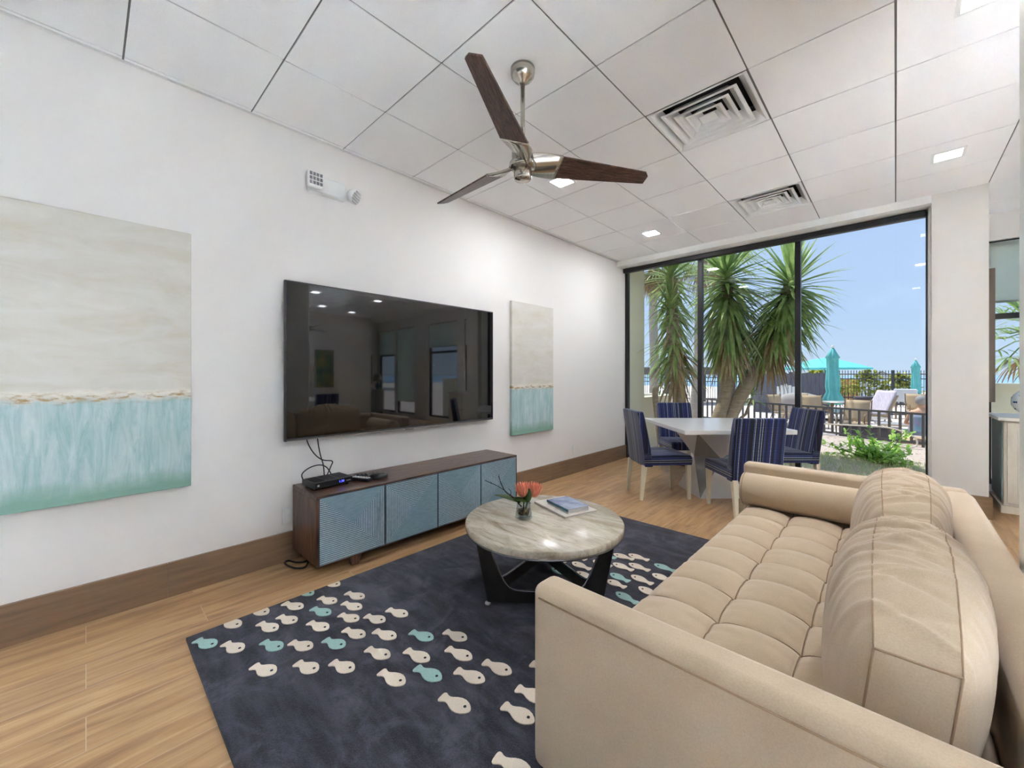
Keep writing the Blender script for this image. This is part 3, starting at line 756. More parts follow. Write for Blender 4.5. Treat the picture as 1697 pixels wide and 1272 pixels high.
M['bouncerug'] = mat('ivory_bounce_rug', '#f2f2ef', .95, c2='#eaeae7', ns=90, bump=.3)  # pale unseen rugs added to bounce light up onto the ceiling
one(MB().box(-2.9, 5.4, -2.85, -.45, 0, .012), 'area_rug', M['bouncerug'], 'large ivory rug added behind the camera to bounce light', 'rug', (1.2, -1.6, 0))
one(MB().box(.9, 5.4, -.4, 2.5, 0, .012), 'area_rug', M['bouncerug'], 'ivory rug added to bounce light in the adjoining room, right of the column and out of frame', 'rug', (3.2, 1, 0))

# ------------------------------------------------------------------ coffee table
TCx, TCy = -1.535, 1.895
t = thing('coffee_table', 'round stone-topped coffee table on dark metal legs', 'coffee table', (TCx, TCy, RZ))
MB().lathe([(.01, .398), (.462, .398), (.468, .404), (.468, .434), (.462, .44), (.01, .44)], 72, c=(TCx, TCy, 0)).build('tabletop', M['stone'], t)
MB().lathe([(.40, .386), (.458, .386), (.462, .389), (.462, .396), (.40, .396)], 72, c=(TCx, TCy, 0)).build('rim_ring', M['steel'], t)
angs = [R(-110), R(10), R(130)]
ft = [Vector((TCx+.365*math.cos(a), TCy+.365*math.sin(a), .03)) for a in angs]
tp = [Vector((TCx+.435*math.cos(a), TCy+.435*math.sin(a), .386)) for a in angs]
uo = [(0, 0), (1, 0), (1, 1)]
for k in range(3):
    A, B_, A2, B2 = ft[k], ft[(k+1) % 3], tp[k], tp[(k+1) % 3]
    def S(s, q): return A.lerp(B_, s).lerp(A2.lerp(B2, s), q)
    inner = []
    for i in range(9):
        q = i/8*PI/2; inner.append((.26-.10*math.sin(q), .20+.16*(1-math.cos(q))) )
    # left upright + rounded corner + bar, mirrored
    left = [(.085, 1), (.105, .75), (.135, .5), (.165, .34), (.20, .25), (.25, .205), (.32, .19)]
    prof_in = left+[(1-s, q) for s, q in reversed(left)]
    f = MB(); nrm = (B_-A).cross(A2-A).normalized()*.006
    outer = [(0, 1), (0, .75), (0, .5), (0, .34), (0, .25), (.0, .0), (.32, 0)]
    outer = outer+[(1-s, q) for s, q in reversed(outer)]
    vi = [S(*p) for p in prof_in]; vo = [S(*p) for p in outer]; n_ = len(vi)
    vs = [p-nrm for p in vi]+[p-nrm for p in vo]+[p+nrm for p in vi]+[p+nrm for p in vo]
    fs = []
    for i in range(n_-1):
        fs += [(i, i+1, n_+i+1, n_+i), (2*n_+i+1, 2*n_+i, 3*n_+i, 3*n_+i+1), (2*n_+i, 2*n_+i+1, i+1, i), (n_+i, n_+i+1, 3*n_+i+1, 3*n_+i)]
    fs += [(0, n_, 3*n_, 2*n_), (n_-1, 3*n_-1, 4*n_-1, 2*n_-1)]
    f.add(vs, fs)
    f.build('leg_frame', M['gunmetal'], t, bevel=.002)
    MB().tube([S(*p)-nrm*0 for p in prof_in], .0068, 6).build('edge_strip', M['steel'], t)
for p in ft: MB().lathe([(.011, RZ+.0), (.016, RZ+.004), (.016, RZ+.012), (.008, .031)], 16, c=(p.x, p.y, 0)).build('foot_cap', M['alu'], t)

# vase and flowers
vx, vy, vz = -1.625, 1.815, .44
t = thing('flower_vase', 'small clear tapered glass vase on the coffee table', 'vase', (vx, vy, vz))
MB().lathe([(.002, 0), (.048, 0), (.052, .006), (.049, .03), (.043, .07), (.038, .108), (.0355, .108), (.0405, .07), (.046, .03), (.046, .014), (.002, .013)], 28, c=(vx, vy, vz)).build('glass', M['vaseglass'], t)
f = MB()
for i in range(70):
    a, r = rnd.random()*2*PI, .033*math.sqrt(rnd.random())
    f.sphere((vx+r*math.cos(a), vy+r*math.sin(a), vz+.021+rnd.random()*.03), .0075+rnd.random()*.002, 8, sc=(1, 1, .8))
o = f.build('pebbles', M['peb'], origin=(vx, vy, vz+.02)); tag(o, 'brown pebbles filling the bottom of the glass vase', 'pebbles', kind='stuff')
def protea(px, py, pz_, lean, label):
    base = Vector((px, py, pz_)); ax = Vector(lean).normalized()
    t = thing('protea_flower', label, 'flower', tuple(base-ax*.02), 0, 'proteas in the vase')
    q = ax.to_track_quat('Z', 'Y').to_matrix().to_4x4(); Mx = Matrix.Translation(base) @ q
    f = MB()
    for ring, (n, r0, L, sp, w) in enumerate(((9, .006, .088, .16, .009), (13, .012, .088, .34, .010), (14, .015, .082, .55, .010), (12, .016, .06, .75, .010))):
        for i in range(n):
            a = 2*PI*(i+.5*ring)/n
            vs = []
            for s_ in range(6):
                u = s_/5; rr = r0+(math.sin(u*PI*.5)**.8)*L*sp*.62; z = u*L
                ww = w*(.6+.75*math.sin(PI*u**.8))*(1 if s_ < 5 else .06)*(1 if s_ < 4 else .8)
                c, sn = math.cos(a), math.sin(a)
                vs += [Mx @ Vector((rr*c-sn*ww/2, rr*sn+c*ww/2, z)), Mx @ Vector((rr*c+sn*ww/2, rr*sn-c*ww/2, z))]
            f.add(vs, [(2*i2, 2*i2+1, 2*i2+3, 2*i2+2) for i2 in range(5)], ring % 2, True)
    f.build('petals', [M['pink'], M['pinkt']], t, solid=.0012)
    MB().tube(smooth_path([(vx+(px-vx)*.2, vy+(py-vy)*.2, vz+.05), tuple(base*.5+Vector((vx, vy, vz+.09))*.5), tuple(base+ax*.01)]), .0045, 7).build('stem', M['leaf'], t)
    return t
def leafblade(t, p, d, L, w):
    f = MB(); p = Vector(p); d = Vector(d).normalized(); sd = d.cross(Vector((.2, -.3, 1))).normalized()
    vs = []
    n = 8
    for i in range(n+1):
        u = i/n; ww = w*.5*max(.03, math.sin(PI*(.12+.88*u)))**.8
        vs += [p-sd*ww+Vector((0, 0, .004)), p.copy(), p+sd*ww+Vector((0, 0, .004))]
        p = p+d*(L/n); d = (d+Vector((0, 0, -.05))).normalized()
    f.add(vs, [(3*i+k, 3*i+k+1, 3*i+k+4, 3*i+k+3) for i in range(n) for k in (0, 1)], 0, True)
    f.build('leaf', M['leaf'], t, solid=.001)
p1 = protea(-1.632, 1.82, .565, (-.12, -.02, 1), 'coral protea bloom on the left in the vase')
p2 = protea(-1.592, 1.86, .565, (.16, .2, 1), 'coral protea bloom on the right in the vase')
leafblade(p1, (-1.63, 1.79, .535), (-.55, -.62, .42), .16, .04)
leafblade(p1, (-1.66, 1.76, .56), (.72, .62, -.1), .11, .04)
leafblade(p2, (-1.60, 1.815, .535), (.12, .1, 1), .085, .05)
tw = [(-1.63, 1.80, .51), (-1.665, 1.765, .565), (-1.70, 1.735, .60), (-1.715, 1.715, .645), (-1.735, 1.71, .69)]
f = MB().tube(smooth_path(tw), [.004]*13+[.003]*8+[.0018]*4, 6)
f.tube(smooth_path([(-1.705, 1.73, .608), (-1.735, 1.69, .64), (-1.76, 1.665, .655), (-1.785, 1.645, .67)]), .002, 6)
f.tube([(-1.675, 1.755, .575), (-1.67, 1.75, .605), (-1.682, 1.74, .62)], .0018, 5).tube([(-1.725, 1.712, .67), (-1.74, 1.72, .68), (-1.735, 1.715, .7)], .0016, 5).tube([(-1.75, 1.675, .648), (-1.752, 1.66, .664)], .0014, 5)
one(f, 'twig', M['twig'], 'dark bare twig leaning left out of the vase', 'twig', (-1.63, 1.8, .5))

# books
def flat_book(name, c, rz, L, W, z, h, mcover, mpage, label, spine=None, bev=.002):
    t = thing(name, label, 'magazine' if 'mag' in name else 'book', (c[0], c[1], z), 0, 'reading matter on the coffee table')
    Mx = Matrix.Translation((c[0], c[1], z)) @ Matrix.Rotation(rz, 4, 'Z')
    MB().box(-L/2+.004, L/2-.004, -W/2+.004, W/2-.004, .0015, h-.0015, M=Mx).build('pages', mpage, t)
    MB().box(-L/2, L/2, -W/2, W/2, h-.0015, h, M=Mx).box(-L/2, L/2, -W/2, W/2, 0, .0015, M=Mx).build('cover', mcover, t)
    MB().box(-L/2, L/2, -W/2-.001, -W/2+.003, .0, h, M=Mx).build('spine', spine or mcover, t)
mcx = lambda *p: (sum(q[0] for q in p)/len(p), sum(q[1] for q in p)/len(p))
mc = mcx((-1.78, 2.08), (-1.43, 1.97), (-1.35, 2.22), (-1.68, 2.30))
flat_book('magazine', mc, R(-17), .345, .25, .44, .012, M['magw'], M['paper'], 'cream magazine at the bottom of the stack on the coffee table')
bc = mcx((-1.66, 2.09), (-1.45, 2.02), (-1.40, 2.18), (-1.63, 2.26))
flat_book('book', (bc[0]+.008, bc[1]-.004), R(-19), .225, .16, .452, .010, M['magw'], M['paper'], 'thin pale book between the blue book and the magazine', M['paper'])
flat_book('book', bc, R(-18), .23, .165, .462, .016, M['bookblue'], M['paper'], 'blue-covered paperback on top of the stack', M['bookspine'])

# ------------------------------------------------------------------ sofa
SX0, SXB, SX1, SY0, SYi, SYj, SY1, SZ = -.79, .175, .305, .915, 1.02, 3.22, 3.325, .68
t = thing('sofa', 'oatmeal linen sofa with biscuit-tufted seat at the right', 'sofa', ((SX0+SX1)/2, (SY0+SY1)/2, 0))
for y0, y1 in ((SY0, SYi), (SYj, SY1)):
    a = MB().box(SX0, SX1-.02, y0, y1, .14, SZ).build('arm', M['linen'], t, bevel=.03, seg=5)
    yo = y0-.001 if y0 == SY0 else y1+.001
    MB().tube([(SX0+.03, yo, SZ-.034), (SX1-.05, yo, SZ-.034)], .0024, 6).build('seam', M['seam'], a)
bk = MB().box(SXB, SX1, SYi-.0, SYj+.0, .14, SZ).build('backrest', M['linen'], t, bevel=.045, seg=6)
MB().box(SX0+.03, SXB, SYi, SYj, .14, .31).build('base_frame', M['linen'], t, bevel=.01)
yl = [SYi+.005]+[1.17+.21*i for i in range(10)]+[SYj-.005]; xl = [SX0+.055, -.47, -.22, .03, SXB]
def cell(v, L):
    for i in range(len(L)-1):
        if v <= L[i+1]: return (v-L[i])/(L[i+1]-L[i])
    return 1
def seat(u, v):
    x = xl[0]+u*(xl[-1]-xl[0]); y = yl[0]+v*(yl[-1]-yl[0])
    s, q = cell(x, xl), cell(y, yl)
    S_, Q = max(0, 4*s*(1-s)), max(0, 4*q*(1-q))
    f = .62*(S_**.42)*(Q**.42)+.38*max(S_**.3, Q**.3)*(1 if True else 0)
    if u < .02: f *= .8
    wr = .004*mnoise.noise(Vector((x*9, y*26, 0)))*min(1, 3*(1-S_)+.3)
    z = .372+.075*f+wr
    return (x, y, z)
def seat2(u, v):
    p = seat(max(0, (u-.06)/.94), v)
    if u < .06:
        k = u/.06; ang = k*PI/2
        z = .30+(p[2]-.30)*math.sin(ang); x = xl[0]-.03*math.cos(ang)-.0
        return (x, p[1], z)
    return p
f = MB().grid(seat2, 120, 330)
f.box(xl[0]-.02, SXB-.005, yl[0], yl[-1], .30, .36)
sc = f.build('seat_cushion', M['linen'], t)
def zs(x, y):
    return seat((x-xl[0])/(xl[-1]-xl[0]), (y-yl[0])/(yl[-1]-yl[0]))[2]
for y in yl[1:-1]: MB().tube([(x, y, (zs(x, y-.005)+zs(x, y+.005))/2) for x in [xl[0]+.03+(xl[-1]-xl[0]-.03)*i/80 for i in range(81)]], .0019, 5).build('seam', M['tuft'], sc)
for x in xl[1:-1]: MB().tube([(x, y, (zs(x-.005, y)+zs(x+.005, y))/2) for y in [yl[0]+(yl[-1]-yl[0])*i/240 for i in range(241)]], .0019, 5).build('seam', M['tuft'], sc)
f = MB()
for x in (SX0+.1, SX1-.1):
    for y in (SY0+.1, SY1-.1): MB().cyl((x, y, .14), (x, y, RZ if x < -.1 else 0), .022, .014, 12).build('leg', M['walnutv'], t)
# bolster
f = MB(); yb, zb, rb = 3.07, .535, .106
rings = []
for x, r in ((-.745, .085), (-.752, .098), (-.748, .104), (-.735, rb), (-.2, rb), (-.13, rb), (-.118, .1), (-.115, .085)):
    rings.append([(x, yb+r*math.cos(2*PI*j/36), zb+r*math.sin(2*PI*j/36)) for j in range(36)])
f.loft(rings)
bo = one(f, 'bolster_pillow', M['linen'], 'round linen bolster lying against the far sofa arm', 'pillow', (-.43, yb, zb-rb))
for x in (-.737, -.128): MB().tube([(x, yb+(rb+.001)*math.cos(2*PI*j/36), zb+(rb+.001)*math.sin(2*PI*j/36)) for j in range(37)], .0022, 5).build('piping', M['seam'], bo)
# back cushions
def cushion(y0, y1, label, seed):
    rg = random.Random(seed)
    xc, zc0, hz = .012, .445, .155
    yc, hy = (y0+y1)/2, (y1-y0)/2
    wr = [(rg.uniform(-.92, .92), rg.uniform(-.12, .12), rg.uniform(.012, .03), rg.uniform(.004, .0105)*rg.choice((1, -1, 1)), rg.uniform(-1, .4), rg.uniform(.6, 1.4)) for _ in range(34)]
    def pos(p, q, r):
        bul = (max(0, 1-q*q)**.55)*(max(0, 1-abs(r)**2.4)**.6)
        te = .06+.012*(1-q*q)
        th_ = te+(.155-te)*bul
        topb = .10*max(0, 1-q*q)**.7
        cz = zc0+hz
        z = cz+r*hz+(topb*(r+1)/2 if True else 0)+(.016*(1-p*p)*(1-q*q) if r > .98 else 0)
        y = yc+q*hy*(1-.02*r*r)+(.02*q*(1-p*p)*(1-r*r) if abs(q) > .98 else 0)
        x = xc+p*th_+.02*(r-.2)
        dsp = 0
        for q0, sl, w, A, r0, ln in wr:
            cvr = p*.5 if r > .98 else (p*.5+p*(1-r)*.6)
            dq = (q-q0-sl*cvr*2)/w
            if abs(dq) < 3:
                m = math.exp(-((cvr-(r0*.5))/ln)**2)*(1 if r > .98 else max(0, (r+.7)/1.7)**1.2)
                dsp += A*math.exp(-dq*dq)*m
        if abs(q) > .98: dsp = 0
        if r > .98: z += dsp
        else: x += dsp*p*.8; z += dsp*.3
        z += .002*mnoise.noise(Vector((x*14, y*14, z*14)))
        return (x, y, z)
    f = MB(); nq = 150
    f.grid(lambda u, v: pos(-1, u*2-1, v*2-1), nq, 26)
    f.grid(lambda u, v: pos(1, u*2-1, 1-v*2), nq, 26)
    f.grid(lambda u, v: pos(v*2-1, u*2-1, 1), nq, 14)
    f.grid(lambda u, v: pos(1-v*2, u*2-1, -1), 20, 6)
    f.grid(lambda u, v: pos(u*2-1, -1, v*2-1), 14, 26)
    f.grid(lambda u, v: pos(1-u*2, 1, v*2-1), 14, 26)
    o = one(f, 'back_cushion', M['linen'], label, 'cushion', (xc, yc, zc0), 'loose back cushions on the sofa')
    for p in (-1, 1):
        MB().tube([pos(p, i/60*2-1, 1) for i in range(61)], .0017, 6).build('piping', M['seam'], o)
    for q in (-1, 1):
        for p in (-1, 1): MB().tube([pos(p, q, i/20*2-1) for i in range(21)], .0024, 6).build('piping', M['seam'], o)
        MB().tube([pos(i/12*2-1, q, 1) for i in range(13)], .0024, 6).build('piping', M['seam'], o)
cushion(1.075, 1.985, 'plump back cushion nearest the camera on the sofa', 3)
cushion(2.0, 2.91, 'plump back cushion at the far end of the sofa beside the bolster', 5)

# ------------------------------------------------------------------ dining set
DX, DY = -1.49, 4.81
t = thing('dining_table', 'square white dining table on a faceted pedestal by the window', 'dining table', (DX, DY, 0))
ha = .795
q4 = [(DX-ha, DY+.02), (DX-.0, DY-ha), (DX+ha, DY-.02), (DX+.0, DY+ha)]
MB().prism(q4, .715, .76).build('tabletop', M['lacquer'], t, bevel=.005)
f = MB()
lev = [(.37, 0, .0), (.20, 45, .40), (.45, 0, .70)]
vs = []
for r, a0, z in lev:
    for i in range(4):
        a = R(a0+90*i); vs.append((DX+r*math.cos(a), DY+r*math.sin(a), z))
fs = [(3, 2, 1, 0), (8, 9, 10, 11)]; ms = [0, 0]
for i in range(4):
    j = (i+1) % 4
    fs += [(i, j, 4+i), (j, 4+j, 4+i), (8+i, 4+i, 8+j), (4+i, 4+j, 8+j)]; ms += [0, 1, 0, 1]
for fc, m_ in zip(fs, ms): f.add([vs[i] for i in fc], [tuple(range(len(fc)))], m_)
f.build('pedestal', [M['lacquer'], M['lacquerg']], t)
MB().prism([(DX+(x-DX)*.62, DY+(y-DY)*.62) for x, y in q4], .70, .715).build('apron', M['lacquer'], t)

def chair_proto():
    t = thing('dining_chair', 'x', 'chair', (0, 0, 0), 0, 'navy striped dining chairs')
    f = MB()
    prof = [(-.215, .36), (.265, .36), (.272, .40), (.268, .445), (.25, .462), (.10, .474), (-.14, .468), (-.215, .46)]
    for sx in (0,):
        f.loft([[(x, y, z) for y, z in prof] for x in (-.225, -.215, .215, .225)], 0, False)
    f.uv = 'cube'; f.build('seat', M['stripe'], t, local=True, bevel=.012)
    f = MB(); rings = []
    for i in range(9):
        u = i/8; z = .345+u*.575; yb_ = -.245-.075*u**1.3; th_ = .095-.03*u; w_ = .225+.004*math.sin(u*PI)
        if i == 8: w_ -= .004
        rings.append([(-w_, yb_, z), (w_, yb_, z), (w_, yb_+th_, z), (-w_, yb_+th_, z)])
    f.loft(rings, 0, False); f.uv = 'cube'; f.build('backrest', M['stripe'], t, local=True, bevel=.014)
    for sx in (-1, 1):
        for y, dy in ((-.235, -.035), (.235, .01)):
            a, b2 = .024, .014
            x = sx*.195
            MB().loft([[(x+p*a, y+q*a, .362) for p, q in ((-1, -1), (1, -1), (1, 1), (-1, 1))], [(x+p*b2, y+dy+q*b2, 0) for p, q in ((-1, -1), (1, -1), (1, 1), (-1, 1))]], 0, False).build('leg', M['creamleg'], t, local=True, bevel=.003)
    return t
ch = [(-1.86, 4.31, 42, 'navy striped dining chair nearest the left wall, side-on, facing right'),
      (-2.03, 5.37, 139, None), (-1.05, 4.28, 43, None), (-.93, 5.39, 137, None)]
def face(x, y): return math.atan2(DY-y, DX-x)-PI/2
protoc = chair_proto()
labs = ['navy striped dining chair on the left, side-on, closest to the left wall', 'navy striped dining chair behind the table at the left mullion', 'navy striped dining chair with its back to the sofa, nearest the camera', 'navy striped dining chair at the right behind the one by the sofa']
spots = [(-1.88, 4.30, R(-42)), (-2.03, 5.36, R(-138)), (-1.06, 4.28, R(43)), (-.92, 5.38, R(134))]
for i, (x, y, a) in enumerate(spots):
    o = protoc if i == 0 else copy_tree(protoc)
    o.location = (x, y, 0); o.rotation_euler = (0, 0, a); o['label'] = labs[i]

# ------------------------------------------------------------------ adjoining room
t = thing('cabinet', 'whitewashed cabinet in the adjoining room right of the pier', 'cabinet', (1.2, 6.3, 0))
MB().box(.74, 1.7, 5.97, 6.6, .07, .87, 0).build('body', M['cabw'], t, bevel=.004)
MB().box(.70, 1.74, 5.93, 6.64, .87, .90).build('top_slab', M['trimw'], t, bevel=.004)
MB().box(.72, 1.72, 5.95, 6.62, 0, .07).build('plinth', M['cabw'], t, bevel=.004)
MB().box(.733, .74, 6.0, 6.57, .1, .84).build('side_inset', M['cabg'], t)
for x0 in (.76, 1.23):
    d = MB().box(x0, x0+.45, 5.95, 5.97, .1, .85).build('door', M['cabw'], t, bevel=.003)
    MB().box(x0+.06, x0+.39, 5.946, 5.95, .16, .79).build('inset_panel', M['cabw'], d, bevel=.003)
    MB().sphere((x0+(.41 if x0 < 1 else .04), 5.938, .5), .012, 10).build('knob', M['bronze'], d)
gx, gy, gz, gr = .93, 6.15, 1.045, .125
t = thing('globe_vase', 'white ceramic globe with blue fish spots on the cabinet', 'vase', (gx, gy, .90))
MB().sphere((gx, gy, gz), gr, 28).build('globe', M['glaze'], t)
MB().lathe([(.05, .9), (.06, .905), (.05, .93), (.045, .935)], 20, c=(gx, gy, 0)).build('foot_ring', M['glaze'], t)
f = MB()
for i in range(26):
    a = i*2.4; zz = -.85+1.7*((i+.5)/26); rr = math.sqrt(1-zz*zz)
    n_ = Vector((rr*math.cos(a), rr*math.sin(a), zz)); e = n_.cross(Vector((0, 0, 1))).normalized(); u2 = n_.cross(e)
    c = Vector((gx, gy, gz))+n_*(gr+.0008)
    sh = [(-1, .5), (-.55, .12), (0, .38), (.55, .3), (1, 0), (.55, -.3), (0, -.38), (-.55, -.12), (-1, -.5)]
    f.add([c]+[c+e*(x*.022)+u2*(y*.022)-n_*(.022**2*(x*x+y*y)/(2*gr)) for x, y in sh], [(0, k+1, (k+1) % 9+1) for k in range(9)])
f.build('fish_spots', M['fishglaze'], t)
t = thing('wall_panel_frame', 'tall brown-framed mirror edge-on behind the pier', 'mirror', (.62, 6.35, 1.03))
MB().box(.612, .716, 6.2, 6.24, 1.03, 2.36).box(.612, .716, 6.46, 6.5, 1.03, 2.36).box(.612, .716, 6.24, 6.46, 1.03, 1.07).box(.612, .716, 6.24, 6.46, 2.32, 2.36).build('frame', M['frameb'], t)
MB().box(.612, .70, 6.24, 6.46, 1.07, 2.32).build('glass', M['mirror'], t)
# things seen only as reflections in the television
t = thing('sideboard', 'grey two-door sideboard mirrored in the television', 'sideboard', (6.24, 6.35, 0))
MB().box(6.0, 6.48, 6.03, 6.66, .1, .84).build('body', M['greywood'], t, bevel=.005)
MB().box(6.03, 6.46, 6.06, 6.63, 0, .1).build('plinth', M['gunmetal'], t)
for y0 in (6.04, 6.35): MB().box(5.982, 6.0, y0, y0+.3, .12, .82).build('door', M['greywood'], t, bevel=.003)
t = thing('table_lamp', 'teal table lamp on the sideboard mirrored in the television', 'lamp', (6.25, 6.56, .84))
MB().lathe([(.05, .84), (.05, .86), (.085, .93), (.075, 1.0), (.03, 1.05), (.012, 1.06), (.012, 1.12)], 20, c=(6.25, 6.56, 0)).build('base', M['teal'], t)
MB().lathe([(.14, 1.10), (.11, 1.32)], 24, c=(6.25, 6.56, 0)).build('lamp_shade', M['lampsh'], t)
t = thing('conference_table', 'white table of the adjoining room mirrored low in the television', 'table', (3.6, 3.3, 0))
MB().box(2.7, 4.5, 2.9, 3.8, .72, .76).build('tabletop', M['lacquer'], t, bevel=.004)
for x in (2.8, 4.4):
    for y in (3.0, 3.7): MB().box(x-.03, x+.03, y-.03, y+.03, 0, .72).build('leg', M['lacquer'], t)
for k, (x, y, a, lab) in enumerate([(3.1, 2.75, 0, 'dark chair nearest the column at the white table, mirrored in the television'), (4.0, 2.75, 0, 'dark chair farther from the column at the white table, mirrored in the television'), (2.55, 3.35, R(-90), 'dark chair at the near end of the white table, mirrored in the television')]):
    o = copy_tree(protoc); o.location = (x, y, 0); o.rotation_euler = (0, 0, a); o['label'] = lab; o['group'] = 'chairs at the white table'
one(MB().box(5.55, 5.595, 4.35, 4.85, .95, 2.0), 'canvas_painting', mat('blue_yellow_canvas', '#2f6f86', .7, c2='#c6b24a', ns=3), 'blue and yellow canvas on the long right wall, mirrored in the television', 'painting', (5.57, 4.6, .95))

# ------------------------------------------------------------------ outdoors
struct(MB().box(-30, 40, -30, -3.2, -.2, -.1).box(6.7, 40, -3.2, 6.9, -.2, -.1), 'bounce_terrace', M['deck'])  # unseen pale ground added to bounce sunlight indoors
b = MB()
b.add([(-3.6, 5.95, -.03), (.33, 5.95, -.03), (1.4, 10.0, -.03), (1.2, 10.45, -.03), (-4.6, 12.9, -.03), (-3.6, 10, -.03)], [(0, 1, 2, 3, 4, 5)])
struct(b, 'planting_bed', M['mulch'])
struct(MB().box(-30, 30, 6.9, 31, -.32, -.27), 'pool_deck', M['deck'])
b = MB().box(-80, 80, 31, 70, -1.0, -.6); struct(b, 'beach', M['beach'])
b = MB().box(-900, 900, 70, 2500, -1.2, -1.0); struct(b, 'sea', M['sea'])
struct(MB().box(-30, 30, 2500, 2510, -300, -299), 'sea_floor', M['sea']) if False else None
struct(MB().box(-3.35, -3.17, 5.95, 6.68, -.1, 3.4), 'wall_exterior', M['stucco'])
struct(MB().box(-4.2, .33, 5.96, 7.15, 3.32, 3.5), 'roof_overhang', M['stucco'])
one(MB().box(-3.42, -3.26, 6.68, 8.1, -.1, .87).box(-3.45, -3.24, 6.68, 8.1, .87, .90), 'garden_wall', M['stucco'], 'low cream garden wall outside at the left edge of the window', 'wall', (-3.34, 7.4, -.1))
one(MB().box(-6.4, -3.9, 9.5, 9.7, -.3, .78).box(-6.45, -3.85, 9.46, 9.74, .78, .84), 'garden_wall', M['stucco'], 'second low cream wall farther out beyond the garden wall', 'wall', (-5, 9.6, -.3))
f = MB()
for i in range(2800):
    a = rnd.random()*2*PI; r = math.sqrt(rnd.random())
    x, y = -.35+r*math.cos(a)*.95, 7.55+r*math.sin(a)*1.25
    if x > .28 and y < 6.9: continue
    f.blade((x, y, -.03), (rnd.uniform(-.7, .7), rnd.uniform(-.7, .7), 1), .04+rnd.random()*.07, .006, .7, 3)
o = f.build('grass', M['grass'], origin=(-.2, 7.5, -.03)); tag(o, 'sparse pale grass on the planting bed outside the window', 'grass', kind='stuff')
f = MB()
for i in range(900):
    x, y = rnd.uniform(-3, .9), rnd.uniform(6.1, 11.2)
    q = rnd.random()*PI; s_ = .012+rnd.random()*.02
    Mx = Matrix.Translation((x, y, -.022)) @ Matrix.Rotation(q, 4, 'Z') @ Matrix.Rotation(rnd.uniform(-.5, .5), 4, 'X')
    f.add([(-s_, 0, 0), (0, -s_*.45, .003), (s_, 0, 0), (0, s_*.45, .003)], [(0, 1, 2, 3)], rnd.randrange(2), M=Mx)
o = f.build('leaf_litter', [M['ydead'], M['mulch']], origin=(-1, 8, -.03)); tag(o, 'dry leaf litter scattered on the bed', 'leaf litter', kind='stuff')

# bush
t = thing('bush', 'bright green leafy bush just outside the big window', 'bush', (-.22, 8.4, -.03))
f = MB(); st = MB()
for i in range(46):
    a = rnd.random()*2*PI; el = rnd.uniform(.15, 1.35); L = rnd.uniform(.3, .72)
    d = Vector((math.cos(a)*math.cos(el), math.sin(a)*math.cos(el), math.sin(el))); p0 = Vector((-.22+rnd.uniform(-.12, .12), 8.4+rnd.uniform(-.12, .12), -.03))
    pts = [p0+d*(L*k/5)+Vector((0, 0, -.06*(k/5)**2)) for k in range(6)]
    st.tube(pts, [.006-.0008*k for k in range(6)], 5)
    for k in range(1, 6):
        for _ in range(5):
            n_ = Vector((rnd.gauss(0, 1), rnd.gauss(0, 1), rnd.gauss(.2, .6))).normalized()
            f.blade(pts[k], n_, rnd.uniform(.06, .12), rnd.uniform(.03, .055), .5, 4)
f.build('foliage', M['bushleaf'], t); st.build('stems', M['leaf'], t)

# yuccas
def rosette(f, c, ax, n, L, w, rg, m0=0, low=-.5, spread=1., bright=.25):
    ax = Vector(ax).normalized(); q = ax.to_track_quat('Z', 'Y')
    for i in range(n):
        u = i/n
        el = PI/2*(1-u*spread*1.15)+low*u*.3+rg.uniform(-.1, .1); a = i*2.39996+rg.uniform(-.2, .2)
        d = q @ Vector((math.cos(a)*math.cos(el), math.sin(a)*math.cos(el), math.sin(el)))
        f.blade(Vector(c)+ax*(.28*(1-u))-ax*.05, d, L*rg.uniform(.8, 1.1), w*1.35*rg.uniform(.8, 1.15), .12+.45*u, 5, m0+(1 if rg.random() < bright*(1-u*.5) else 0), fold=.25)
def skirt(f, path, n, L, w, rg, mgreen, mdead, bias=.5):
    for i in range(n):
        u = rg.random(); k = u*(len(path)-1); i0 = int(min(k, len(path)-2)); p = Vector(path[i0]).lerp(Vector(path[i0+1]), k-i0)
        a = rg.random()*2*PI; el = rg.uniform(-.75, .35)*(1-u)+rg.uniform(-1.4, -.75)*u
        d = Vector((math.cos(a)*math.cos(el), math.sin(a)*math.cos(el), math.sin(el)))
        f.blade(p+d*.05, d, L*rg.uniform(.7, 1.1), w*1.3*rg.uniform(.8, 1.1), .75, 5, mdead if rg.random() < u*bias*1.6-.1 else mgreen, fold=.2)
def yucca(label, base, trunk, r0, r1, crowns, skirts, seed):
    rg = random.Random(seed)
    t = thing('yucca_tree', label, 'yucca', base, 0, 'yuccas outside the window')
    tk = MB(); k_ = len(smooth_path(trunk)); tk.tube(smooth_path(trunk), [r0+(r1-r0)*i/(k_-1) for i in range(k_)], 12)
    tk.build('trunk', M['bark'], t)
    f = MB()
    for c, ax, n, L, w in crowns: rosette(f, c, ax, n, L, w, rg)
    f.build('foliage', [M['yleaf'], M['yleafl']], t)
    f = MB()
    for path, n, L, w, bias in skirts: skirt(f, path, n, L, w, rg, 0, 1, bias)
    f.build('hanging_leaves', [M['yleaf'], M['ydead']], t)
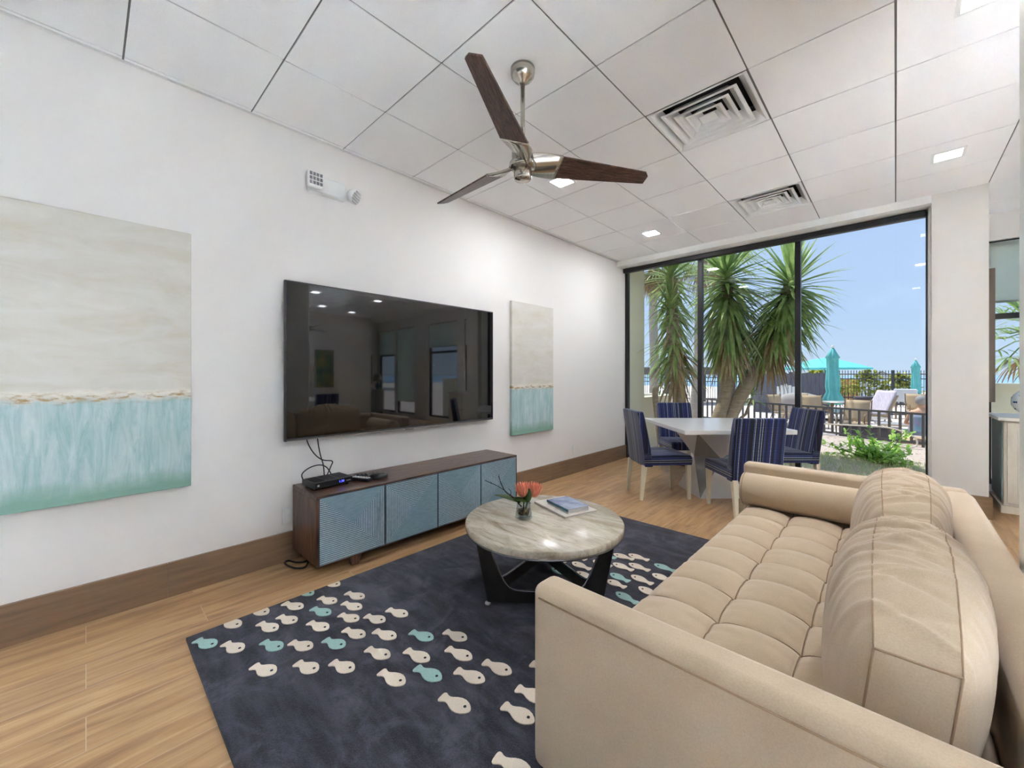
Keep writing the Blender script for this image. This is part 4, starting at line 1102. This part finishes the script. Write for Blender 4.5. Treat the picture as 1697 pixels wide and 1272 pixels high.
yucca('yucca on the left with two stacked crowns and a long dry skirt', (-2.8, 7.3, -.03), [(-2.80, 7.3, -.05), (-2.79, 7.25, .9), (-2.83, 7.1, 1.8), (-2.85, 7.1, 2.5), (-2.9, 7.2, 3.0)], .12, .09,
      [((-2.94, 7.27, 2.98), (-.05, 0, 1), 80, .62, .045), ((-2.84, 6.97, 2.33), (.1, -.3, 1), 46, .5, .042)],
      [([(-2.93, 7.25, 2.95), (-2.86, 7.15, 2.3), (-2.82, 7.15, 1.7)], 190, .62, .045, .35), ([(-2.82, 7.1, 1.9), (-2.8, 7.2, 1.35)], 120, .75, .045, .95)], 11)
yucca('yucca in the middle pane with a pale ringed curved trunk', (-2.33, 7.75, -.03), [(-2.36, 7.7, -.05), (-2.31, 7.75, .45), (-2.22, 7.93, .95), (-2.18, 7.99, 1.4), (-2.17, 8.0, 2.0), (-2.19, 7.9, 2.9)], .12, .09,
      [((-2.19, 7.85, 2.95), (0, -.05, 1), 110, .92, .055)],
      [([(-2.19, 7.85, 2.95), (-2.18, 7.95, 2.4), (-2.17, 8.0, 1.95)], 380, .95, .055, .3), ([(-2.17, 8.0, 2.0), (-2.16, 8.0, 1.7)], 70, .6, .045, .7)], 12)
yucca('yucca leaning right across the middle mullion', (-2.2, 7.95, -.03), [(-2.24, 7.92, -.05), (-2.2, 7.95, .44), (-1.95, 8.1, 1.08), (-1.6, 8.17, 1.85), (-1.35, 8.16, 2.6), (-1.28, 8.16, 2.85)], .14, .09,
      [((-1.28, 8.16, 2.72), (.06, 0, 1), 100, .85, .055)],
      [([(-1.28, 8.16, 2.75), (-1.36, 8.16, 2.4), (-1.5, 8.17, 2.1)], 320, .85, .052, .25), ([(-1.45, 8.17, 2.2), (-1.62, 8.17, 1.8)], 150, .85, .05, .9)], 13)
t = thing('yucca_sprout', 'small yucca sprout growing beside the leaning trunk', 'yucca', (-1.98, 8.1, .5))
MB().tube([(-2.08, 8.02, .45), (-1.95, 8.15, .6), (-1.89, 8.26, .86)], [.03, .025, .02], 8).build('stem', M['bark'], t)
f = MB(); rosette(f, (-1.88, 8.28, .88), (0, 0, 1), 40, .32, .03, random.Random(5)); f.build('foliage', [M['yleaf'], M['yleafl']], t)
t = thing('yucca_stump', 'cut grey yucca stump with a small sprout by the garden wall', 'stump', (-2.93, 6.75, -.03))
MB().tube(smooth_path([(-2.90, 6.76, -.05), (-2.93, 6.73, .35), (-2.97, 6.7, .8), (-2.985, 6.7, 1.03), (-2.95, 6.72, 1.06)]), .05, 10).build('trunk', M['bark'], t)
f = MB(); rosette(f, (-2.93, 6.8, 1.07), (.1, 0, 1), 26, .2, .025, random.Random(6)); f.build('foliage', [M['yleaf'], M['yleafl']], t)
# palms
def palm(label, base, top, r, seed, nfr, fl, dead, petiole=.8):
    rg = random.Random(seed)
    t = thing('fan_palm', label, 'palm tree', base, 0, 'fan palms outside')
    B_, T_ = Vector(base), Vector(top)
    MB().tube([B_.lerp(T_, i/10)+Vector((.06*math.sin(i*.6), 0, 0)) for i in range(11)], [r*(1.15-.03*i) for i in range(11)], 14).build('trunk', M['palmbark'], t)
    f = MB()
    for i in range(nfr+dead):
        isd = i >= nfr
        a = i*2.39996; el = rg.uniform(-.6, 1.2) if not isd else rg.uniform(-1.4, -.5)
        d = Vector((math.cos(a)*math.cos(el), math.sin(a)*math.cos(el), math.sin(el)))
        pt = petiole*rg.uniform(.7, 1.1)*(.6 if isd else 1)
        hub = T_+d*pt+Vector((0, 0, -.2*pt))
        f.tube([T_, T_+d*pt*.6, hub], .012, 5, 1 if isd else 0)
        sd = d.cross(Vector((0, 0, 1))).normalized()
        for k in range(18):
            b_ = (k/17-.5)*3.6
            dd = d*math.cos(b_)+sd*math.sin(b_)+Vector((0, 0, .12))
            f.blade(hub, dd, fl*rg.uniform(.75, 1.05)*(1-.25*abs(b_)/1.8), .035, .9 if not isd else 1.4, 4, 1 if isd else 0)
    f.build('fronds', [M['yleaf'], M['ydead']], t)
palm('fan palm with pinkish dead thatch at the far left of the window', (-5.25, 11.5, -.3), (-5.15, 11.66, 4.7), .13, 21, 16, .8, 22)
palm('tall fan palm behind the middle yucca', (-4.75, 13.4, -.3), (-4.4, 13.6, 5.3), .14, 22, 26, 1.0, 12, 1.2)
palm('pale fan palm seen through the adjoining room window', (2.25, 13.6, -.3), (2.2, 13.6, 2.1), .1, 23, 22, .95, 2, .9)
one(MB().box(.7, 6, 9.0, 9.15, -.3, 1.13).box(.65, 6, 8.96, 9.19, 1.13, 1.18), 'garden_wall', M['stucco'], 'pale wall outside the adjoining room window', 'wall', (2, 9, -.3))

# near rail
A, B_ = Vector((-4.2, 12.75, 0)), Vector((.52, 10.5, 0)); dv = (B_-A).normalized(); L = (B_-A).length
t = thing('low_railing', 'low dark railing edging the planting bed', 'railing', tuple(A.lerp(B_, .5))[:2]+(-.03,))
nv = Vector((-dv.y, dv.x, 0))
def obox(f, p, q, w, z0, z1, m=0):
    d = (q-p).normalized(); n_ = Vector((-d.y, d.x, 0))*w/2
    f.loft([[(*(p-n_).xy, z0), (*(q-n_).xy, z0), (*(q+n_).xy, z0), (*(p+n_).xy, z0)], [(*(p-n_).xy, z1), (*(q-n_).xy, z1), (*(q+n_).xy, z1), (*(p+n_).xy, z1)]], m, False)
    return f
obox(MB(), A, B_, .05, .56, .60).build('top_rail', M['railb'], t)
obox(MB(), A, B_, .04, .02, .06).build('bottom_rail', M['railb'], t)
n = int(L/.168)
for i in range(n+1):
    p = A+dv*(L*i/n); w_ = .018
    obox(MB(), p-dv*w_, p+dv*w_, .03, -.03 if i % 6 == 0 else .06, .56).build('post' if i % 6 == 0 else 'picket', M['railb'], t)
one(MB().tube(smooth_path([(-1.9, 9.75, .34), (-1.1, 9.9, .345), (-.5, 10.15, .335), (-.08, 10.25, .32), (.22, 10.3, .2), (.28, 10.3, .06), (.2, 10.25, -.01), (-.1, 10.1, -.02)]), .013, 8), 'garden_hose', M['hose'], 'pale hose strung along the low railing and curling to the ground', 'hose', (-.5, 10, 0))

# tall iron fence far out
def iron_fence(A, B_, z0, z1, label, post=2.2):
    A, B_ = Vector((*A, 0)), Vector((*B_, 0)); dv = (B_-A).normalized(); L = (B_-A).length
    t = thing('iron_fence', label, 'fence', (A.x, A.y, z0), 0, 'dark iron pool fences')
    f = MB()
    for z in (z0+.12, z1-.42, z1-.18): obox(f, A, B_, .04, z, z+.045)
    n = int(L/.13)
    for i in range(n+1):
        p = A+dv*(L*i/n)
        f.box(p.x-.012, p.x+.012, p.y-.012, p.y+.012, z0, z1-.05)
        f.loft([[(p.x-.02, p.y-.02, z1-.05), (p.x+.02, p.y-.02, z1-.05), (p.x+.02, p.y+.02, z1-.05), (p.x-.02, p.y+.02, z1-.05)], [(p.x-.003, p.y-.003, z1+.05), (p.x+.003, p.y-.003, z1+.05), (p.x+.003, p.y+.003, z1+.05), (p.x-.003, p.y+.003, z1+.05)]], 0, False)
    f.build('picket_panel', M['iron'], t)
    n = max(1, int(L/post))
    for i in range(n+1):
        p = A+dv*(L*i/n)
        MB().box(p.x-.045, p.x+.045, p.y-.045, p.y+.045, z0, z1+.04).build('post', M['iron'], t)
iron_fence((-2.6, 26.0), (2.4, 29.6), -.28, 1.5, 'tall dark iron fence with spear tips behind the closed umbrellas')
iron_fence((-12, 24.2), (-5.0, 28.0), -.28, 1.3, 'dark iron fence beyond the pergola with the sea behind', 2.4)
iron_fence((-1.75, 19.4), (1.2, 21.0), -.28, .62, 'lower dark iron fence section in front of the tall one', 1.6)
t = thing('privacy_fence', 'weathered grey board fence behind the leaning yucca', 'fence', (-3.5, 19.5, -.28))
A, B_ = Vector((-4.35, 19.6, 0)), Vector((-2.05, 21.2, 0)); f = MB()
n = 18
for i in range(n): obox(f, A.lerp(B_, i/n+.002), A.lerp(B_, (i+1)/n-.002), .03, -.28, 1.38+.02*math.sin(i*2.1))
f.build('board_panel', M['privacy'], t)
for i in (0, .5, 1):
    p = A.lerp(B_, i); MB().box(p.x-.06, p.x+.06, p.y+.02, p.y+.14, -.28, 1.42).build('post', M['privacy'], t)
t = thing('pergola', 'dark flat-roofed pergola beyond the yuccas', 'pergola', (-8.4, 23.5, -.28))
A, B_ = Vector((-11.2, 21.3, 0)), Vector((-6.1, 25.4, 0))
f = obox(MB(), A, B_, 2.4, 1.62, 1.72); dv = (B_-A).normalized(); nv = Vector((-dv.y, dv.x, 0))
f.build('roof', M['pergola'], t)
obox(MB(), A-nv*1.1, B_-nv*1.1, .12, 1.32, 1.62).build('beam', M['pergola'], t)
obox(MB(), A+nv*1.1, B_+nv*1.1, .12, 1.32, 1.62).build('beam', M['pergola'], t)
for u in (.05, .3, .72, .98):
    for s in (-1.1, 1.1):
        p = A.lerp(B_, u)+nv*s; MB().box(p.x-.09, p.x+.09, p.y-.09, p.y+.09, -.28, 1.32).build('post', M['pergola'], t)

# umbrellas
def closed_umbrella(x, y, z0, zt, s, label):
    t = thing('patio_umbrella', label, 'umbrella', (x, y, z0), 0, 'turquoise patio umbrellas')
    H = zt-z0
    MB().cyl((x, y, z0+.05), (x, y, zt), .022, n=10).build('pole', M['alu'], t)
    MB().lathe([(.24*s, 0), (.24*s, .05), (.05, .07), (.05, .16)], 20, c=(x, y, z0)).build('base', M['gunmetal'], t)
    f = MB(); rings = []
    prof = [(.03, H-.03), (.10, H-.2), (.17, H-.36), (.14, H-.40), (.135, H-.7), (.16, H-1.1), (.17, H-1.35), (.15, H-1.55), (.24, H-1.8), (.20, H-1.98)]
    for r, z in prof:
        rings.append([(x+s*r*(1+.16*math.sin(7*a+z*2))*math.cos(a), y+s*r*(1+.16*math.sin(7*a+z*2))*math.sin(a), z0+z) for a in [2*PI*i/42 for i in range(42)]])
    f.loft(rings); f.build('canopy', M['turq'], t)
    MB().sphere((x, y, zt+.02), .05, 12).build('finial', M['trimw'], t)
closed_umbrella(-1.58, 17.8, -.27, 2.26, 1.12, 'closed turquoise umbrella nearer the big window, beside the mullion')
closed_umbrella(.69, 27.1, -.27, 2.02, .98, 'smaller-looking closed turquoise umbrella at the right near the tall fence')
t = thing('patio_umbrella', 'open turquoise umbrella spread behind the closed one', 'umbrella', (-2.3, 22.6, -.27), 0, 'turquoise patio umbrellas')
MB().cyl((-2.3, 22.6, -.27), (-2.3, 22.6, 2.05), .025, n=10).build('pole', M['alu'], t)
f = MB()
f.loft([[(-2.3+r*math.cos(2*PI*i/8), 22.6+r*math.sin(2*PI*i/8), z) for i in range(8)] for r, z in ((.02, 2.06), (.4, 2.0), (1.0, 1.82), (1.62, 1.60), (1.63, 1.54), (1.0, 1.79), (.02, 2.02))], 0, False)
f.build('canopy', M['turqo'], t)
MB().lathe([(.3, 0), (.3, .06), (.05, .08), (.05, .2)], 20, c=(-2.3, 22.6, -.27)).build('base', M['gunmetal'], t)

# patio furniture
def patio_chair():
    t = thing('patio_chair', 'x', 'patio chair', (0, 0, 0), 0, 'tan sling patio chairs')
    f = MB()
    f.grid(lambda u, v: (-.24+.48*u, -.22+.46*v, .40-.03*math.sin(PI*v)), 2, 6); f.build('seat', M['tan'], t, local=True, solid=.012)
    f = MB(); f.grid(lambda u, v: (-.24+.48*u, -.24-.16*v, .42+.52*v), 2, 6); f.build('backrest', M['tan'], t, local=True, solid=.012)
    for s in (-.26, .26):
        MB().tube(smooth_path([(s, -.41, .96), (s, -.24, .42), (s, .24, .40), (s, .28, .0)]), .014, 8).build('side_frame', M['bronze'], t, local=True)
        MB().tube(smooth_path([(s, -.30, .64), (s, .1, .63), (s, .22, .58), (s, .22, .4)]), .014, 8).build('armrest', M['bronze'], t, local=True)
        MB().tube([(s, -.2, .41), (s, -.36, .0)], .014, 8).build('leg', M['bronze'], t, local=True)
    return t
pc = patio_chair()
for i, (x, y, a, lab) in enumerate([(-1.75, 15.0, 200, 'tan sling patio chair in front of the closed umbrella'), (.55, 18.4, 190, 'tan sling patio chair behind the seated person'), (-.45, 18.0, 95, 'tan sling patio chair side-on left of the seated person'), (-.75, 12.9, 170, 'tan sling patio chair just behind the low railing by the planter'), (-2.5, 15.0, 240, 'tan sling patio chair farther left behind the low railing'), (-1.9, 16.6, 250, 'tan sling patio chair beside the patio table')]):
    o = pc if i == 0 else copy_tree(pc)
    o.location = (x, y, -.27); o.rotation_euler = (0, 0, R(a)); o['label'] = lab
def lounge(x, y, rz, label):
    t = thing('sun_lounger', label, 'lounger', (x, y, -.27), R(rz), 'sun loungers on the deck')
    MB().box(-.32, .32, -.4, .95, .28, .33).build('frame', M['alu'], t, local=True)
    f = MB(); f.grid(lambda u, v: (-.30+.6*u, -.4-.45*v, .34+.62*v), 2, 4); f.build('backrest', M['tan'], t, local=True, solid=.03)
    for sx in (-.28, .28):
        for sy in (-.3, .85): MB().cyl((sx, sy, 0), (sx, sy, .28), .02, n=8).build('leg', M['alu'], t, local=True)
    return t
lounge(-.62, 15.9, 150, 'pale sun lounger with a striped towel over its raised back')
lounge(.6, 14.4, 100, 'bare pale sun lounger side-on left of the seated person')
for x, y, rz, lab in ((-.62, 15.9, 150, 'striped towel hung over the raised lounger back'),):
    f = MB(); f.grid(lambda u, v: (-.26+.52*u, -.36-.5*min(1, v*1.6)+(.35*max(0, v-.63)), .40+.70*min(1, v*1.6)-.9*max(0, v-.63)+.008*math.sin(u*9)), 8, 16)
    Mx = Matrix.Translation((x, y, -.27)) @ Matrix.Rotation(R(rz), 4, 'Z'); f.v = [tuple(Mx @ Vector(p)) for p in f.v]
    one(f, 'beach_towel', M['towel'], lab, 'towel', (x, y, -.27), 'striped towels', solid=.012)
t = thing('patio_table', 'round pale patio table by the closed umbrella', 'patio table', (-1.25, 16.4, -.27))
MB().lathe([(.01, .70), (.5, .70), (.5, .73), (.01, .73)], 28, c=(-1.25, 16.4, -.27)).build('tabletop', M['alu'], t)
for a in (45, 135, 225, 315): MB().cyl((-1.25+.38*math.cos(R(a)), 16.4+.38*math.sin(R(a)), -.27), (-1.25+.3*math.cos(R(a)), 16.4+.3*math.sin(R(a)), .43), .02, n=8).build('leg', M['bronze'], t)
t = thing('planter_box', 'long dark planter box behind the low railing', 'planter', (-.45, 12.1, -.27))
MB().box(-.95, .05, 11.95, 12.3, -.27, .12).build('body', M['planter'], t, bevel=.01)
MB().box(-.97, .07, 11.93, 12.32, .12, .15).build('rim', M['planter'], t, bevel=.005)
t = thing('trash_bin', 'dark wicker bin in front of the far fence', 'bin', (-.8, 18.7, -.27))
MB().lathe([(.24, 0), (.28, .75), (.29, .8), (.25, .82)], 20, c=(-.8, 18.7, -.27)).build('body', M['planter'], t)
t = thing('cooler_box', 'white cooler box on legs at the right before the fence', 'cooler', (.25, 20.0, -.27))
MB().box(-.05, .55, 19.8, 20.2, .35, .8).build('body', M['whitep'], t, bevel=.03, seg=3)
for x in (0, .5):
    for y in (19.85, 20.15): MB().box(x-.02, x+.02, y-.02, y+.02, -.27, .35).build('leg', M['bronze'], t)
t = thing('wrapped_grill', 'covered grill under a pale sheet beside the board fence', 'grill', (-2.48, 17.45, -.27))
f = MB(); f.loft([[(-2.48+s*.62*math.copysign(abs(math.cos(a))**.6, math.cos(a))*(1+.04*math.sin(5*a)), 17.45+s*.35*math.copysign(abs(math.sin(a))**.6, math.sin(a)), z) for a in [2*PI*i/32 for i in range(32)]] for s, z in ((1.05, -.27), (1, .2), (1, .42), (.8, .58), (.35, .66), (.02, .67))]); f.build('cover', M['roof'], t)
t = thing('garden_chair', 'white garden chair in front of the board fence', 'patio chair', (-3.1, 18.6, -.27))
for i in range(5): MB().box(-3.4+i*.125, -3.3+i*.125, 18.75, 18.78, .1, .85+.05*(2-abs(i-2))).build('back_slat', M['trimw'], t)
MB().box(-3.42, -2.78, 18.2, 18.75, .08, .12).build('seat', M['trimw'], t)
for x in (-3.4, -2.82):
    for y in (18.25, 18.72): MB().box(x, x+.05, y, y+.05, -.27, .1).build('leg', M['trimw'], t)

# person seated low with their back turned
px_, py_, pz_ = .41, 12.55, -.15
t = thing('person', 'person with grey hair seated low beyond the railing in a lilac and teal wrap', 'person', (px_, py_, pz_))
def body(parent):
    # legs forward (away from the camera), torso leaning, arms at the sides
    V = [(0, 0, .22), (0, -.02, .38), (0, -.03, .52), (0, -.02, .64), (0, 0, .72), (0, .02, .80), (0, .03, .90),
         (.10, 0, .22), (.14, .38, .34), (.15, .52, .02), (.15, .64, .02), (-.10, 0, .22), (-.14, .38, .34), (-.15, .52, .02), (-.15, .64, .02),
         (.17, -.02, .62), (.25, .08, .38), (.20, .28, .36), (.19, .36, .36), (-.17, -.02, .62), (-.25, .08, .38), (-.20, .28, .36), (-.19, .36, .36)]
    E_ = [(0, 1), (1, 2), (2, 3), (3, 4), (4, 5), (5, 6), (0, 7), (7, 8), (8, 9), (9, 10), (0, 11), (11, 12), (12, 13), (13, 14), (3, 15), (15, 16), (16, 17), (17, 18), (3, 19), (19, 20), (20, 21), (21, 22)]
    rad = [.14, .135, .15, .13, .055, .085, .07, .09, .07, .045, .035, .09, .07, .045, .035, .06, .045, .033, .028, .06, .045, .033, .028]
    for s_, wi in ((1, 18), (-1, 22)):
        wx, wy, wz = V[wi]
        for k, (dx, L_) in enumerate(((-.03, .07), (-.01, .085), (.01, .09), (.03, .08))):
            b0 = len(V); V += [(wx+dx*.8, wy+.06, wz+.01), (wx+dx, wy+.06+L_*.55, wz+.008), (wx+dx, wy+.06+L_, wz-.012)]
            E_ += [(wi, b0), (b0, b0+1), (b0+1, b0+2)]; rad += [.011, .0085, .007]
        b0 = len(V); V += [(wx-s_*.04, wy+.03, wz), (wx-s_*.055, wy+.075, wz-.005)]; E_ += [(wi, b0), (b0, b0+1)]; rad += [.011, .008]
    me = bpy.data.meshes.new('body'); o = bpy.data.objects.new('body', me); COL.objects.link(o); o.parent = parent
    me.from_pydata(V, E_, [])
    md = o.modifiers.new('skin', 'SKIN'); md.use_smooth_shade = True
    if not me.skin_vertices: me.attributes.new('tmp', 'FLOAT', 'POINT')
    for i, sv in enumerate(me.skin_vertices[0].data):
        sv.radius = (rad[i], rad[i]*.8); sv.use_root = (i == 0)
    md = o.modifiers.new('sub', 'SUBSURF'); md.levels = 2; md.render_levels = 2
    me.materials.append(M['skin']); return o
try:
    body(t)
except Exception as e:
    print('skin fallback', e)
    f = MB(); f.tube(smooth_path([(px_, py_, pz_+.2), (px_, py_-.03, pz_+.5), (px_, py_-.02, pz_+.64), (px_, py_, pz_+.74), (px_, py_+.02, pz_+.84)]), .1, 16); f.build('body', M['skin'], t)
MB().sphere((px_, py_-.012, pz_+.895), .112, 18, sc=(.95, .95, .98)).build('hair', M['hair'], t)
MB().sphere((px_, py_+.112, pz_+.845), .016, 10, sc=(.8, 1, 1.3)).build('nose', M['skin'], t)
for sx in (-.032, .032): MB().sphere((px_+sx, py_+.098, pz_+.872), .009, 8).build('eye', M['hair'], t)
for sx in (-.088, .088): MB().sphere((px_+sx, py_+.02, pz_+.85), .022, 10, sc=(.4, .8, 1.2)).build('ear', M['skin'], t)
MB().sphere((px_, py_+.1, pz_+.805), .02, 8, sc=(1.2, .4, .35)).build('mouth', M['wrap'], t)
f = MB(); f.loft([[(px_+a_*math.cos(2*PI*i/24), py_-.02+b_*math.sin(2*PI*i/24), pz_+z) for i in range(24)] for a_, b_, z in ((.24, .22, .14), (.22, .19, .25), (.19, .15, .38), (.2, .16, .52), (.19, .13, .6))]); f.build('wrap', M['wrap'], t)
one(MB().box(px_-.45, px_+.5, py_-.25, py_+.75, -.27, -.14), 'deck_step', M['tan'], 'low tan platform the person sits on', 'platform', (px_, py_, -.27), bevel=.01)

# shrubs, house beyond
def shrub(x, y, z, rx, rz_, n, label, seed):
    rg = random.Random(seed)
    t = thing('shrub', label, 'shrub', (x, y, z), 0, 'shrubs behind the far fence')
    f = MB()
    for i in range(n):
        a = rg.random()*2*PI; e = rg.uniform(0, PI/2); r = rg.uniform(.55, 1)
        p = (x+rx*r*math.cos(a)*math.cos(e), y+.6*rx*r*math.sin(a)*math.cos(e), z+rz_*(.25+.75*r*math.sin(e)))
        f.blade(p, (rg.gauss(0, 1), rg.gauss(0, 1), rg.gauss(.3, .7)), rg.uniform(.14, .3), rg.uniform(.1, .2), .4, 4)
    f.build('foliage', M['shrubl'], t)
    MB().tube([(x, y, z-.1), (x+.1, y, z+rz_*.5)], [.08, .04], 8).build('stem', M['bark'], t)
shrub(-3.3, 30, -.4, 1.9, 2.05, 900, 'yellow-green shrub behind the open umbrella', 31)
shrub(-1.2, 31.2, -.4, .9, 2.05, 500, 'yellow-green shrub left of the pale house', 32)
shrub(.2, 31.6, -.4, 1.0, 1.75, 600, 'yellow-green shrub right of the pale house', 33)
shrub(-5.3, 27.5, -.4, 1.2, 1.95, 500, 'yellow-green shrub above the board fence', 34)
t = thing('beach_house', 'small pale blue gabled house beyond the fence', 'house', (-.6, 38, -.6))
MB().box(-1.9, .5, 37, 40, -.6, .7).loft([[(-1.9, 37, .7), (.5, 37, .7), (.5, 40, .7), (-1.9, 40, .7)], [(-.71, 37, 1.45), (-.69, 37, 1.45), (-.69, 40, 1.45), (-.71, 40, 1.45)]], 0, False).build('walls', M['housew'], t)
f = MB()
for s in (-1, 1): f.loft([[(-.7, 36.8, 1.5), (-.7+s*1.45, 36.8, .62), (-.7+s*1.45, 36.8, .70), (-.7, 36.8, 1.58)], [(-.7, 40.2, 1.5), (-.7+s*1.45, 40.2, .62), (-.7+s*1.45, 40.2, .70), (-.7, 40.2, 1.58)]], 0, False)
f.build('roof', M['roof'], t)
one(MB().box(-2.9, -1.7, 33.8, 34.6, -.5, .95).box(-3.0, -1.6, 33.7, 34.7, .95, 1.05), 'beach_hut', mat('orange_cedar', '#c98d52', .8, c2='#d9a56a', ns=4), 'orange cedar hut glimpsed through the far fence', 'hut', (-2.3, 34.2, -.6))

# ------------------------------------------------------------------ camera, light, world
cam = bpy.data.cameras.new('camera'); co = bpy.data.objects.new('camera', cam); COL.objects.link(co)
co.location = (0, 0, 1.30); co.rotation_euler = (R(90), 0, R(43.5))
cam.sensor_fit = 'HORIZONTAL'; cam.sensor_width = 36; cam.lens = 670/1697*36; cam.shift_y = -15/1697
cam.clip_start = .02; cam.clip_end = 4000
scn.camera = co
sun = bpy.data.lights.new('sun', 'SUN'); sun.energy = 5.0; sun.angle = R(.6); sun.color = (1, .95, .87)
so = bpy.data.objects.new('sun', sun); COL.objects.link(so)
sd = Vector((-.42, .20, .95)).normalized()
so.rotation_euler = sd.to_track_quat('Z', 'Y').to_euler()
w = bpy.data.worlds.new('world'); scn.world = w; w.use_nodes = True
nt = w.node_tree; bg = nt.nodes['Background']
tc = nt.nodes.new('ShaderNodeTexCoord'); sx = nt.nodes.new('ShaderNodeSeparateXYZ'); rp = nt.nodes.new('ShaderNodeValToRGB')
nt.links.new(tc.outputs['Generated'], sx.inputs[0]); nt.links.new(sx.outputs[2], rp.inputs[0])
cr = rp.color_ramp; cr.elements[0].position = 0.; cr.elements[0].color = lin('#c9d8e6'); cr.elements[1].position = 1.; cr.elements[1].color = lin('#86aeea')
for p_, c_ in ((.002, '#cfe3fb'), (.12, '#c0dafd'), (.35, '#b9d2fb')):
    e_ = cr.elements.new(p_); e_.color = lin(c_)
nt.links.new(rp.outputs[0], bg.inputs[0]); bg.inputs[1].default_value = 1.0
vs = scn.view_settings; vs.view_transform = 'Standard'; vs.look = 'None'; vs.exposure = .04; vs.gamma = 1.; vs.use_curve_mapping = False
scn.cycles.max_bounces = 10; scn.cycles.diffuse_bounces = 5; scn.cycles.glossy_bounces = 4; scn.cycles.transmission_bounces = 8; scn.cycles.transparent_max_bounces = 16
scn.cycles.use_denoising = True
scn.cycles.sample_clamp_indirect = 0
